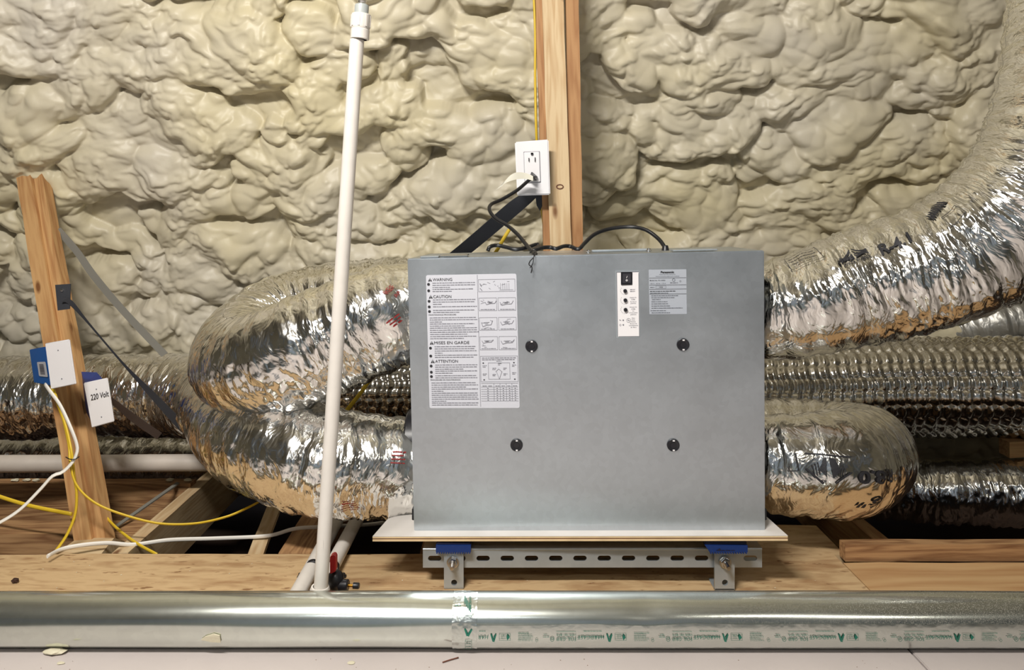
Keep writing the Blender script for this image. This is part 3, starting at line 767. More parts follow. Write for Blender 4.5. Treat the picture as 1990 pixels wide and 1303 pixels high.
# hinge flange strips along the top
def topstrip(name, xa, xb, yo, dep, th, m):
    bm = bmesh.new()
    a = BP(xa, 503-(xa-792)*17/693.0); b_ = BP(xb, 503-(xb-792)*17/693.0)
    o1 = np.array([0, yo, 0.0005]); o2 = np.array([0, yo+dep, 0.0005]); up = np.array([0, 0, th])
    hexa(bm, [a+o1, b_+o1, b_+o1+up, a+o1+up, a+o2, b_+o2, b_+o2+up, a+o2+up])
    bmesh.ops.bevel(bm, geom=bm.edges[:], offset=min(th, dep)*0.25, segments=1, affect='EDGES')
    return link(name, bm_mesh(name, bm), m, parent=cab)
topstrip('top_bracket', 816, 852, 0.004, 0.05, 0.0035, M_strut)
topstrip('top_bracket', 855, 909, 0.004, 0.05, 0.0045, M_steel)
topstrip('top_flange', 1160, 1282, 0.10, 0.012, 0.005, M_strut)
topstrip('top_flange', 1312, 1400, 0.02, 0.03, 0.0035, M_strut)
for px in (1152, 1276): 
    p = BP(px, 503-(px-792)*17/693.0)+np.array([0, .09, 0])
    link('screw', lathe_mesh('screw', [(0, 0.007), (.004, .006), (.0045, .003), (.006, .002), (.006, 0)], p, (0, 0, 1), 12), M_steel, parent=cab)
# latches at the lower corners
for px, sx in ((803, -1), (1489, 1)):
    p = BP(px, 1004); 
    link('side_latch', boxm('side_latch', p[0]-.004, p[0]+.004, p[1]+.008, p[1]+.03, p[2]-.012, p[2]+.012, .001), M_black, parent=cab)
# duct collars
for (px, py, sgn, dd) in ((792, 603, -1, dA), (800, 905, -1, dB), (1486, 602, 1, dF), (1487, 905, 1, dG)):
    p = BP(px, py)+np.array([0, 0.16, 0])
    link('duct_collar', lathe_mesh('duct_collar', [(.070, -0.004), (.078, 0), (.078, .028), (.072, .032), (.070, .028)], p, (sgn, 0, 0), 32), M_black, parent=cab)
# black knobs
nrm = (kD, -1, 0)
for px, py in ((1033, 673), (1327, 670), (1004, 865), (1308, 865)):
    p = BP(px, py, 0.001)
    kb = link('cover_knob', lathe_mesh('cover_knob', [(.0130, 0), (.0130, .003), (.0118, .0045), (.0100, .0042), (.0062, .0034), (.0060, .0042), (0, .0042)], p, nrm, 28), M_black, parent=cab)
    for dy in (-1, 1):
        q = BP(px+0.5, py+dy*9.3, 0.0050)
        link('knob_notch', boxm('knob_notch', q[0]-.0021, q[0]+.0021, q[1]-.0012, q[1]+.002, q[2]-.0014, q[2]+.0014), M_white, parent=kb)

def quadmap(c4, off):
    """unit square (x right, y down) to the pixel quad tl,tr,br,bl on the cabinet front"""
    tl, tr, br, bl = [np.array(p, float) for p in c4]
    def fn(x, y):
        x = x[:, None]; y = y[:, None]
        p = (tl*(1-x)+tr*x)*(1-y)+(bl*(1-x)+br*x)*y
        return BP(p[:, 0], p[:, 1], off)
    return fn
def rounded(pr, x0, y0, x1, y1, rx, ry, n=5):
    P = []
    for cx_, cy_, a0 in ((x1-rx, y1-ry, 0), (x0+rx, y1-ry, 90), (x0+rx, y0+ry, 180), (x1-rx, y0+ry, 270)):
        for k in range(n+1):
            a = math.radians(a0+90*k/n); P.append((cx_+rx*math.cos(a), cy_+ry*math.sin(a)))
    pr.poly(P)
def sticker(name, c4, m, rx, ry, off=0.0016, label=None):
    pr = Print(); rounded(pr, 0, 0, 1, 1, rx, ry)
    o = pr.build(name, quadmap(c4, off), m, cab)
    bm = bmesh.new(); bm.from_mesh(o.data)
    r = bmesh.ops.extrude_face_region(bm, geom=bm.faces[:])
    bmesh.ops.translate(bm, verts=[v for v in r['geom'] if isinstance(v, bmesh.types.BMVert)], vec=(0, 0.0005, 0))
    bmesh.ops.recalc_face_normals(bm, faces=bm.faces); bm.to_mesh(o.data); bm.free()
    if label: o['label'] = label
    return o
# ---- big warning label: laid out in pixels of the flattened label (0..175, 0..260)
wl4 = ((828, 535), (1003.5, 532), (1010, 793), (835, 793.5))
wl = sticker('warning_label', wl4, M_label, 0.02, 0.014, label='white warning sticker in two languages')
qm = quadmap(wl4, 0.0024); LW, LH = 175.0, 260.0
mapL = lambda x, y: qm(x/LW, y/LH)
pb_ = Print(); pg = Print()     # strong ink, soft ink
def tri(x, y, s):
    # triangle with a light exclamation mark left out
    pb_.add([(x, y), (x+s*.5, y-s*.92), (x+s*.42, y-s*.62), (x+s*.42, y), ], [[0, 3, 2, 1]])
    pb_.add([(x+s*.5, y-s*.92), (x+s, y), (x+s*.58, y), (x+s*.58, y-s*.62)], [[0, 3, 2, 1]])
    pb_.add([(x+s*.42, y-s*.26), (x+s*.58, y-s*.26), (x+s*.58, y-s*.18), (x+s*.42, y-s*.18)], [[0, 1, 2, 3]])
def bang(x, y, r=2.7):
    pb_.ring(x, y, r, r*0.62, 18); pb_.disc(x, y-r*.02, r*.42)
    pass
heads = [('WARNING', 4, 7.2, 38), ('CAUTION', 4.5, 40.5, 35), ('MISES EN GARDE', 4, 130.5, 68), ('ATTENTION', 5, 166.5, 44)]
for t, x, yb, wd in heads:
    yb += 5.0
    tri(x, yb, 7.6); pb_.text(t, x+8.6, yb-0.4, 5.6, w=wd)
for x, y in ((4.6, 18), (4.6, 30.5), (4.8, 51), (4.8, 62), (5, 71), (5, 142.5), (5.2, 158), (5.4, 177.5), (5.4, 189.5), (5.4, 198)):
    bang(x, y)
pb_.text('MAINTENANCE PROCEDURE', 3.4, 79.0, 2.6, w=53)
pb_.text('PROCEDURE DE MAINTENANCE', 3.4, 206, 2.6, w=58)
def para(x, y0, rows, x1=97, dy=4.1, last=0.4, sd=0):
    for k in range(rows):
        e = x1-random.uniform(0, 6) if k < rows-1 else x+(x1-x)*last
        pg.words(x, e, y0+k*dy, 1.6, sd+k)
para(12, 16.2, 3, dy=4.3); para(12, 28.5, 2, last=0.45)
para(12, 49, 3, dy=4.3, last=0.2); para(12, 62.5, 1, last=1.0); para(12, 69.5, 2, last=0.6)
para(5, 84, 3, last=0.25, x1=100); para(5, 96, 2, last=0.75); para(5, 104, 4, x1=101, last=0.75); para(5, 120.5, 2, last=0.7, x1=98)
para(13, 140.5, 4, last=0.18); para(13, 157, 2, last=0.92)
para(13, 176, 3, last=0.65); para(13, 188, 2, last=0.4); para(13, 197, 2, last=0.97)
para(5, 211, 3, x1=96, last=0.75); para(5, 223, 2, last=0.25); para(5, 231, 5, x1=98, last=0.3, dy=3.9); para(5, 250.2, 2, x1=98, last=0.95, dy=4)
pg.rect(99.0, 1, 99.5, 257)
# figures
def fig_frame(x0, y0, x1, y1): pg.box(x0, y0, x1, y1, 0.45)
rr = random.Random(9)
def sketch(x0, y0, x1, y1, n):
    for _ in range(n):
        xa = rr.uniform(x0+3, x1-8); ya = rr.uniform(y0+4, y1-4)
        pg.line(xa, ya, xa+rr.uniform(2, 9), ya+rr.uniform(-3, 3), 0.5)
def machine(x0, y0, wd, ht):
    pb2 = pg
    pb2.line(x0, y0+ht*.3, x0+wd*.12, y0+ht, .8); pb2.line(x0+wd*.12, y0+ht, x0+wd*.45, y0+ht*.75, .8)
    pb2.line(x0+wd*.45, y0+ht*.75, x0+wd*.85, y0+ht*.7, .8); pb2.line(x0+wd*.85, y0+ht*.7, x0+wd, y0, .8)
    pb2.line(x0+wd*.2, y0+ht*.35, x0+wd*.7, y0+ht*.3, .7); pb2.line(x0+wd*.3, y0+ht*.55, x0+wd*.6, y0+ht*.5, .7)
fig_frame(101, 10, 172, 34); sketch(101, 10, 172, 34, 10)
for k in range(5): pg.line(144+4*k, 18, 144+4*k, 31, .45)
pg.line(141, 31, 168, 31, .45); pg.line(104, 18, 107, 24, 1.2); pg.line(104, 27, 108, 32, 1.0)
for r_, (ya, yb) in enumerate(((46, 71), (84, 109), (121, 147))):
    fig_frame(101, ya, 135.5, yb); fig_frame(138, ya, 172.5, yb)
    sketch(101, ya, 135.5, yb, 4); sketch(138, ya, 172.5, yb, 3)
    machine(105+(8 if r_ == 0 else 0), ya+6, 22, 7 if r_ != 1 else 12); machine(142, ya+6, 26, 9)
    pg.words(104, 132, yb-2, 1.3, r_); pg.words(142, 170, yb-2, 1.3, r_+5)
fig_frame(101, 159, 173.5, 209)
pg.words(104, 170, 163.2, 1.6, 1); pg.words(104, 170, 166.6, 1.6, 2); pg.words(132, 142, 169.5, 1.2, 3)
fig_frame(116, 172, 158, 204)
for x, y in ((106.5, 172.5), (166, 172), (107.5, 205), (167, 204)): pb_.disc(x, y, 1.7, 10, 1.1)
for x, y in ((105, 178), (162, 177), (105, 194), (162, 192), (124, 183), (145, 183), (124, 195), (145, 194), (135, 174)): pg.words(x, x+8, y, 1.3, x); pg.words(x, x+6, y+2.5, 1.3, x+1)
pg.line(130, 190, 136, 184, .6); pg.line(136, 184, 143, 190, .6); pg.line(132, 190, 137, 204, .6); pg.line(142, 190, 137, 204, .6)
for y in (212, 219, 223.5, 228, 232.5, 237, 241.5, 246): pg.line(101, y, 173, y, .45)
for x in (126, 138, 150, 161): pg.line(x, 212, x, 246, .45)
for i, y in enumerate((222.6, 227.1, 231.6, 236.1, 240.6, 245.1)):
    for x in (113, 131, 143, 155, 166): pg.rect(x, y-1.5, x+2.4, y-.4)
for x in (104, 115, 129, 141, 152, 163): pg.words(x, x+8, 217.4, 1.4, x)
tag(pb_.build('headings', mapL, M_ink, wl), kind='stuff'); tag(pg.build('small_print', mapL, M_ink_soft, wl), kind='stuff')
# ---- control panel
cp4 = ((1198, 529), (1241, 528), (1242.5, 654), (1200, 654.5))
rim = sticker('panel_rim', ((1195, 525.5), (1243, 525), (1244.5, 656.5), (1197.5, 657.5)), M_strut, 0.06, 0.025, off=0.0018)
cpn = sticker('control_panel', cp4, M_white, 0.04, 0.015, off=0.0026, label='white control panel with a rocker switch and three dials')
cm = quadmap(cp4, 0.0032); mapC = lambda x, y: cm(x/43.0, y/126.0)
pk = Print()
pk.line(0, 0.3, 43, 0.3, 0.8); pk.line(0.2, 0, 0.2, 125, 0.7); pk.line(42.6, 3, 42.6, 126, 0.6); pk.line(2, 125.6, 42, 125.6, 0.5)
for k, y in enumerate((36, 54.5, 73)):
    for a in np.linspace(80, 215, 7):
        t = math.radians(a); pk.rect(15.5+8.5*math.cos(t)-.7, y+8.0*math.sin(t)-.3, 15.5+8.5*math.cos(t)+.7, y+8.0*math.sin(t)+.3)
for y, t in ((34.5, 'MIN/H'), (38, 'MIN/H')): pk.text(t, 30.5, y+1, 2.0, w=9.5, align='CENTER', bold=0.01)
for y, t, wd in ((50, 'Supply Air', 14), (53.8, '(CFM)', 8), (58.0, 'Air fourni', 13), (61.2, 'pi3/min', 11), (68.5, 'Exhaust Air', 15), (72.3, '(CFM)', 8), (76, 'Air', 4), (79.5, "d'evacuation", 17), (83, 'pi3/min', 12),
                 (90, 'Filter', 7), (93.4, 'Reset', 7), (97, 'Button', 9), (100.6, 'Bouton de', 14), (104.2, 'reinitialisation', 19), (107.8, 'du filtre', 12)):
    pk.text(t, 31.5, y+1, 1.9, w=wd*0.95, align='CENTER', bold=0.005)
pk.ring(22, 94.5, 4.3, 0.45); pk.poly([(20, 95), (21.5, 91.5), (21.8, 95.4)]); pk.poly([(22.4, 94), (24.2, 93.6), (22.6, 97.4)])
for y in (94, 103): pk.disc(11.5, y, 1.5, 10); 
pk.line(4, 93, 7.5, 94.5, .8); pk.line(4, 92.5, 4.5, 95, .5); pk.ring(5.6, 103.2, 1.9, .5, 12)
pk.build('panel_print', mapC, M_ink_soft, cpn)
for y in (565.5, 583.5, 602):
    link('dial', lathe_mesh('dial', [(.0040, 0), (.0040, .004), (.0034, .005), (0, .005)], BP(1214.6+(y-565)*.02, y, .0026), nrm, 20), M_black, parent=cpn)
p0 = BP(1206.3, 553.6, .0028); p1 = BP(1228.4, 528.8, .0028)
sw = link('rocker_switch', boxm('rocker_switch', p0[0], p1[0], p0[1]-.003, p0[1]+.001, p0[2], p1[2], .0006), M_black, parent=cpn)
p0 = BP(1209.2, 549.8, .0065); p1 = BP(1225.4, 531.6, .0065)
bm = bmesh.new(); hexa(bm, [(p0[0], p0[1]-.0005, p0[2]), (p1[0], p0[1]-.0005, p0[2]), (p1[0], p0[1]-.003, p1[2]), (p0[0], p0[1]-.003, p1[2]), (p0[0], p0[1]+.003, p0[2]), (p1[0], p0[1]+.003, p0[2]), (p1[0], p0[1]+.003, p1[2]), (p0[0], p0[1]+.003, p1[2])])
link('rocker', bm_mesh('rocker', bm), plain('rocker_grey', (0.035, 0.035, 0.045, 1), 0.35), parent=cpn)
pr = Print(); pr.line(1218, 536, 1216.5, 540.5, .8); pr.ring(1217, 544.5, 1.9, 0.9, 12)
pr.build('switch_marks', lambda x, y: BP(x, y, .0105), M_white, cpn)
# ---- rating label
rl4 = ((1260.5, 524.5), (1333.5, 523.5), (1334.5, 610.5), (1262, 611))
rl = sticker('rating_label', rl4, M_label2, 0.01, 0.01)
rm = quadmap(rl4, 0.0024); mapR = lambda x, y: rm(x/73.0, y/87.0)
pk = Print(); ps = Print()
pk.text('Panasonic', 36, 6.8, 3.6, w=26, align='CENTER', bold=0.045)
ps.text('ENERGY RECOVERY VENTILATOR', 36, 10.2, 1.6, w=31, align='CENTER'); ps.text('VENTILATEUR RECUPERATEUR D\'ENERGIE', 36, 14, 1.5, w=46, align='CENTER')
for y in (16.2, 30, 38, 47.6): pk.line(0.5, y, 72.5, y, .5)
pk.text('Model No. FV-10VE1', 1.5, 22, 2.0, w=30, bold=0.01); ps.text('120 V~  60 Hz  1.75 A', 2.5, 28, 2.0, w=30)
ps.words(2, 10, 34.8, 1.5, 1); ps.box(13, 31.5, 33, 36.5, .3); pk.text('12038', 23, 35.2, 2.2, align='CENTER')
ps.ring(48, 20.5, 3, .6); ps.words(41, 56, 26.5, 1.5, 2); ps.ring(61, 23, 1.6, .4, 12)
pk.words(1.5, 51, 42.6, 1.6, 3); ps.words(1.5, 37, 46.2, 1.4, 4)
for k, (y, x0, x1) in enumerate(((51.5, 4, 56), (55.2, 4, 51), (58.8, 5, 22), (63, 4, 35), (67, 4, 36), (71.2, 4, 42), (75.4, 4, 66), (80.4, 2, 32), (84.6, 4, 40))): ps.words(x0, x1, y, 1.4, k+10)
pk.build('label_heading', mapR, M_ink, rl); ps.build('small_print', mapR, plain('mid_grey_ink', rgb(84, 88, 98), .6), rl)

# ------------------------------------------------------------------ plywood shelf, strut, brackets, pads
def shelf_pt(px, py, D): return W(px, py, D)
fl_, fr_ = W(724, 1043, 1.548), W(1531, 1041.5, 1.500)
bl_ = np.array([-.262, 2.02, fl_[2]]); br_ = np.array([.60, 2.02, fr_[2]+.002])
br_ = np.array([.53, 2.02, fr_[2]])
br_mid = W(1508, 1004, 1.60)
shelf = thing('plywood_shelf', (0.13, 1.75, fl_[2]-.012), 'white-faced plywood sheet with bare edge under the metal cabinet', 'shelf')
th_ = 0.0125
outline = [fl_, fr_, np.array([.548, 1.62, fr_[2]]), np.array([.50, 2.0, fr_[2]]), np.array([-.255, 2.0, fl_[2]]), np.array([-.272, 1.66, fl_[2]])]
def slab(name, pts, z0, z1, m):
    bm = bmesh.new()
    top = [bm.verts.new((p[0], p[1], p[2]+z1)) for p in pts]; bot = [bm.verts.new((p[0], p[1], p[2]+z0)) for p in pts]
    n = len(pts); bm.faces.new(top); bm.faces.new(bot[::-1])
    for k in range(n): bm.faces.new((top[k], bot[k], bot[(k+1) % n], top[(k+1) % n]))
    return bm_mesh(name, bm)
M_plyd = plain('dark_glue_ply', rgb(120, 74, 44), .7)
M_plyl = plain('light_ply', rgb(232, 204, 160), .6, var=0.15, vscale=25)
link('ply_face', slab('ply_face', outline, -.0010, 0, M_plyface), M_plyface, parent=shelf)
link('ply_layer', slab('ply_layer', outline, -.0044, -.0012, M_plyl), M_plyl, parent=shelf)
link('ply_layer', slab('ply_layer', [p*np.array([1, 1, 1])+np.array([0, .001, 0]) for p in outline], -.0066, -.0046, M_plyd), M_plyd, parent=shelf)
link('ply_layer', slab('ply_layer', outline, -.0108, -.0068, M_plyl), M_plyl, parent=shelf)

def curve_plate(name, outline, holes, thick):
    """flat plate in its local XY with real holes, returned as mesh (z from 0 to thick)"""
    cu = bpy.data.curves.new('c', 'CURVE'); cu.dimensions = '2D'; cu.fill_mode = 'BOTH'; cu.extrude = thick/2
    for P in [outline]+holes:
        sp = cu.splines.new('POLY'); sp.points.add(len(P)-1); sp.use_cyclic_u = True
        for q_, p_ in zip(sp.points, P): q_.co = (p_[0], p_[1], 0, 1)
    o = bpy.data.objects.new('c', cu); C.objects.link(o)
    dg = bpy.context.evaluated_depsgraph_get(); dg.update()
    me = bpy.data.meshes.new_from_object(o.evaluated_get(dg)); me.name = name
    bpy.data.objects.remove(o); bpy.data.curves.remove(cu)
    return me
def to_front(me, org, ex):
    """local x -> ex (horizontal), local y -> up, plate facing the room"""
    ex = Vector(ex).normalized(); ez = Vector((0, 0, 1)); n = ex.cross(ez)
    M = Matrix(((ex.x, ez.x, n.x, org[0]), (ex.y, ez.y, n.y, org[1]), (ex.z, ez.z, n.z, org[2]), (0, 0, 0, 1)))
    me.transform(M); return me
sL = W(822, 1103.5, 1.560); sR = W(1480.5, 1103, 1.552)
ex = (sR-sL); Ls = np.linalg.norm(ex); ex = ex/Ls; Hs = 0.0412
strut = thing('strut_channel', sL+ex*Ls/2+np.array([0, .02, 0]), 'long slotted galvanised steel strut under the plywood shelf', 'strut')
slots = []
for k in range(14):
    px = 845+47.15*k
    xs = (px-822)/(1480.5-822)*Ls; r_ = .0056; hl = .0085
    P = [(xs+hl+r_*math.cos(a), .0195+r_*math.sin(a)) for a in np.linspace(-math.pi/2, math.pi/2, 8)]+[(xs-hl+r_*math.cos(a), .0195+r_*math.sin(a)) for a in np.linspace(math.pi/2, 1.5*math.pi, 8)]
    slots.append(P)
me = to_front(curve_plate('slotted_web', [(0, 0), (Ls, 0), (Ls, Hs), (0, Hs)], slots, .0026), sL, ex)
link('slotted_web', me, M_strut, parent=strut)
for z in (0.0, Hs-.0026):
    bm = bmesh.new(); a = sL+np.array([0, .0012, z]); b_ = sR+np.array([0, .0012, z]); up = np.array([0, 0, .0026]); bk = np.array([0, .040, 0])
    hexa(bm, [a, b_, b_+up, a+up, a+bk, b_+bk, b_+bk+up, a+bk+up])
    link('flange', bm_mesh('flange', bm), M_strut, parent=strut)
# rolled top edge
link('rolled_edge', lathe_mesh('rolled_edge', [(0, 0), (.0030, 0), (.0030, Ls), (0, Ls)], sL+np.array([0, .0006, Hs-.0028]), ex, 12), M_strut, parent=strut)
# brackets
for (xa, xb, xbolt, lab) in ((863, 901, 880, 'left galvanised foot bracket bolted to the slotted strut'), (1388, 1427, 1409, 'right galvanised foot bracket bolted to the slotted strut')):
    t_ = (xa-822)/(1480.5-822); D_ = sL[1]*(1-t_)+sR[1]*t_-.011
    a = W(xa, 1072, D_); b_ = W(xb, 1072, D_); wd = b_[0]-a[0]
    br = thing('foot_bracket', ((a[0]+b_[0])/2, D_, 0.002), lab, 'bracket')
    z0 = .0025; ht = a[2]-z0; hx = wd*.52
    hole = [(hx+.0062*math.cos(t), CZ-(1132-HY)/F*D_-z0+.0062*math.sin(t)) for t in np.linspace(0, 2*math.pi, 24, endpoint=False)]
    me = to_front(curve_plate('bracket_plate', [(0, 0), (wd, 0), (wd, ht-.003), (wd-.003, ht), (.003, ht), (0, ht-.003)], [hole], .005), (a[0], D_, z0), (1, 0, 0))
    link('bracket_plate', me, M_strut, parent=br)
    link('bracket_foot', boxm('bracket_foot', a[0], b_[0], D_-.0025, D_+.045, .001, .0055, .001), M_strut, parent=br)
    p = W(xbolt, 1093, D_-.004)
    bt = link('washer', lathe_mesh('washer', [(.005, 0), (.0125, 0), (.0125, .0022), (.005, .0022)], p, (0, -1, 0), 28), M_steel, parent=br)
    me = lathe_mesh('nut', [(.0045, .002), (.0092, .002), (.0096, .003), (.0096, .009), (.0086, .0105), (.0045, .0105)], p, (0, -1, 0), 6)
    link('nut', me, M_steel, parent=br)
    prof = [(0, 0)]+[(.0046 if k % 2 else .0052, .002+.0012*k) for k in range(20)]+[(.004, .027), (0, .027)]
    link('bolt', lathe_mesh('bolt', prof, p, (0, -1, -0.06), 16), M_steel, parent=br)
# pads
for (xa, xb, slant, lab) in ((847, 915, 0, 'left blue rubber anti-vibration pad between strut and plywood'), (1376, 1453, 1, 'right blue anti-vibration pad with small logo between strut and plywood')):
    D_ = 1.538 if not slant else 1.512
    a = W(xa, 1075, D_); b_ = W(xb, 1075, D_); zt_ = CZ-(1061-HY)/F*D_; ztt = (fl_[2] if not slant else fr_[2])-.0112
    pad = thing('vibration_pad', ((a[0]+b_[0])/2, D_+.03, a[2]), lab, 'pad')
    bm = bmesh.new(); xl = a[0]-(.006 if slant else 0); xl2 = a[0]+(.004 if slant else 0)
    hexa(bm, [(xl2, D_, a[2]+.001), (b_[0], D_, a[2]+.001), (b_[0], D_, zt_), (xl, D_, zt_), (xl2, D_+.022, a[2]+.001), (b_[0], D_+.022, a[2]+.001), (b_[0], D_+.022, zt_), (xl, D_+.022, zt_)])
    pf = link('pad_face', bm_mesh('pad_face', bm), M_blue2, parent=pad)
    n = 15; bm = bmesh.new()
    for k in range(n):
        x = xl2+(b_[0]-xl2)*(k+.2)/n; x2 = xl2+(b_[0]-xl2)*(k+.7)/n
        hexa(bm, [(x, D_, a[2]-.0022), (x2, D_, a[2]-.0022), (x2, D_, a[2]+.001), (x, D_, a[2]+.001), (x, D_+.02, a[2]-.0022), (x2, D_+.02, a[2]-.0022), (x2, D_+.02, a[2]+.001), (x, D_+.02, a[2]+.001)])
    link('ribs', bm_mesh('ribs', bm), M_blue2, parent=pad)
    link('rubber_block', boxm('rubber_block', xl+.001, b_[0]-.001, D_+.004, D_+.085, zt_+.0002, ztt, .001), M_navy, parent=pad)
    if slant:
        pr = Print(); pr.poly([(1391, 1071), (1399, 1065.5), (1402, 1071)]); pr.words(1402, 1430, 1071, 2.4, 4)
        def fpad(x, y, D_=D_): return np.stack([(x-CX)/F*D_, np.full_like(x, D_-.0006), CZ-(y-HY)/F*D_], -1)
        pr.build('pad_logo', fpad, M_navy, pad)

# ------------------------------------------------------------------ round galvanised duct with foil tape
RY, RZ, RR = 1.343, 0.0464, 0.0459
n = 96
def cyl(x, ang, r): return np.stack([x, RY-r*np.cos(ang), RZ+r*np.sin(ang)], -1)
prof_u, prof_a = np.meshgrid(np.linspace(-1.7, 1.8, 420), np.linspace(0, 2*math.pi, n, endpoint=False), indexing='ij')
dent = 0.0009*noise(prof_u*3, np.cos(prof_a)*1.2, np.sin(prof_a)*1.2)+0.0014*np.exp(-((prof_u-0.24)/0.03)**2-((prof_a-0.9)/0.5)**2)*-1
Vp = cyl(prof_u, prof_a, RR+dent)
rd = link('round_duct', mesh_np('round_duct', Vp.reshape(-1, 3), grid_faces(420, n)), M_pipe, label='shiny round galvanised metal duct running across the foreground floor', cat='duct')
# floor-side lap seam on the left half
def pix_ang(py):
    t = (np.asarray(py, float)-HY)/F; d = np.array([1.0, 0]) 
    # ray: y=s, z=CZ - t*s ; solve |(y-RY, z-RZ)|=RR
    A = 1+t*t; Bq = -2*(RY+t*(CZ-RZ)); Cq = RY**2+(CZ-RZ)**2-RR**2
    disc = np.maximum(Bq*Bq-4*A*Cq, 0); s = (-Bq-np.sqrt(disc))/(2*A)
    return np.arctan2((CZ-t*s-RZ), (RY-s)), s
def cylpix(off):
    def fn(x, y):
        a, s = pix_ang(np.clip(y, 1151.5, 1260.8)); X = (x-CX)/F*s
        return cyl(X, a, RR+off)
    return fn
def strip(name, x0, x1, y0, y1, m, off, nx=200, ny=16, rag=0.0, rough=0.0, seed=0):
    xs = np.linspace(x0, x1, nx); v = np.linspace(0, 1, ny)
    a0, _ = pix_ang(y0); a1, _ = pix_ang(y1)
    X, Vv = np.meshgrid((xs-CX)/F*1.31, v, indexing='ij')
    e = rag*noise(X*9+seed, 0.5, 1.0)
    A = a0*(1-Vv)+a1*Vv + e*(1-Vv)
    o_ = off+rough*np.maximum(0, noise(X*40+seed, A*12, 2.0)) + rough*0.5*np.abs(noise(X*120+seed, A*30, 2.0))
    P = cyl(X, A, RR+o_)
    return link(name, mesh_np(name, P.reshape(-1, 3), grid_faces(nx, ny, False), uv=np.stack([X, A*RR], -1).reshape(-1, 2)), m, parent=rd)
t1 = strip('foil_tape', 926, 2250, 1214, 1261.5, M_tape, .0011, rag=0.06, rough=0.0006, nx=420)
t1['label'] = 'long foil tape strip printed in green'
t2 = strip('foil_tape', 879, 927, 1150.3, 1262, M_tape, .0013, nx=40, ny=60, rough=0.0016, seed=5)
t2['label'] = 'crinkled foil tape patch over the joint'
# green print, upside down as in the place
pg_ = Print()
def rep(x0, full=True):
    # pieces read right to left since the tape lies upside down
    pg_.text('HARDCAST', x0+52, 1234.5, 6.2, w=52, rot=math.pi, shear=0.15)
    pg_.rect(x0, 1229.5+6.5, x0+52, 1229.5+7.1)
    pg_.poly([(x0+56, 1232), (x0+59, 1231.5), (x0+64, 1246), (x0+60, 1245)]); pg_.poly([(x0+62, 1238), (x0+66, 1231.5), (x0+68, 1232), (x0+64, 1246)])
    pg_.box(x0+73, 1231, x0+95, 1243, .5); pg_.poly([(x0+89, 1232), (x0+94, 1237), (x0+89, 1243), (x0+87, 1237)])
    pg_.words(x0+76, x0+86, 1235, 1.3, 1); pg_.words(x0+76, x0+86, 1239, 1.3, 2)
    for k in range(5): pg_.words(x0+110, x0+140-rr.uniform(0, 10), 1230+3.4*k, 1.2, k)
    pg_.words(x0+12, x0+48, 1226.5, 1.2, 5)
    pg_.ring(x0+146, 1243, 2.6, .6, 12)
    pg_.words(x0+158, x0+170, 1237, 1.6, 3); pg_.words(x0+160, x0+168, 1233, 1.2, 4); pg_.ring(x0+176, 1241, 4, .8, 16); pg_.text('UL', x0+178.4, 1239.4, 3, rot=math.pi)
    pg_.text('FOIL-GRIP', x0+222, 1237.5, 6.4, w=38, rot=math.pi); pg_.text('1404-181 BFX', x0+222, 1231.5, 3.6, w=38, rot=math.pi)
    pg_.rect(x0+184, 1226.5, x0+222, 1227.1)
for x0 in (930-160, 930+68-150+226-80, ): pass
per = 225.0
for k in range(-1, 6):
    x0 = 1347+per*(k-2)-0.0
    rep(x0)
V2 = []; 
# clip to tape range
keep = Print(); 
for f in pg_.F:
    P = [pg_.V[i] for i in f]
    if min(p[0] for p in P) > 929 and max(p[0] for p in P) < 2040: keep.add(P, [list(range(len(P)))])
keep.build('tape_print', cylpix(.0030), M_green, t1)
kp = Print()
kp.text('HARDCAST', 912, 1160, 4.2, w=40, rot=math.pi/2); kp.words(884, 896, 1180, 2.2, 3)
kp.poly([(902, 1222), (905, 1221), (911, 1234), (907, 1235)]); kp.poly([(908, 1232), (916, 1222), (918, 1224), (911, 1236)])
kp.box(904, 1243, 917, 1258, .6); kp.words(906, 915, 1248, 1.4, 1); kp.words(906, 915, 1253, 1.4, 2)
for k in range(5): kp.rect(903+2.6*k, 1162+4*k, 904.6+2.6*k, 1176+4*k)
kp.build('tape_print', cylpix(.0036), M_green, t2)

# ------------------------------------------------------------------ pipes
sp0 = W(622, 1165, 1.415); sp1 = W(697, 30, 1.375); dv = (sp1-sp0); Lp = np.linalg.norm(dv); ax = dv/Lp
stand = thing('standpipe', sp0, 'tall white plastic pipe leaning in front of the left foil ducts', 'pipe')
link('pipe_tube', lathe_mesh('pipe_tube', [(.0105, -0.02), (.0133, -0.02), (.0133, Lp-.045), (.0105, Lp-.045)], sp0, ax, 32), M_pvcs, parent=stand)
prof = [(.0133, 0), (.0172, .001), (.0172, .018), (.0162, .019), (.0172, .021), (.0178, .024), (.0178, .046), (.0165, .047), (.012, .047)]
base_c = W(699, 77, 1.376)
cpl = link('coupling', lathe_mesh('coupling', prof, base_c, ax, 32), M_pvc, parent=stand)
bm = bmesh.new()
A_ = Vector(ax); U_ = A_.orthogonal().normalized(); V_ = A_.cross(U_)
for k in range(8):
    t = k/8*2*math.pi; d_ = (U_*math.cos(t)+V_*math.sin(t)); s_ = A_.cross(d_)*.0018; o_ = Vector(base_c)+A_*.023
    hexa(bm, [o_+d_*.0185-s_, o_+d_*.0185+s_, o_+d_*.0185+s_+A_*.022, o_+d_*.0185-s_+A_*.022, o_+d_*.016-s_, o_+d_*.016+s_, o_+d_*.016+s_+A_*.022, o_+d_*.016-s_+A_*.022])
link('coupling_ribs', bm_mesh('coupling_ribs', bm), M_pvc, parent=cpl)
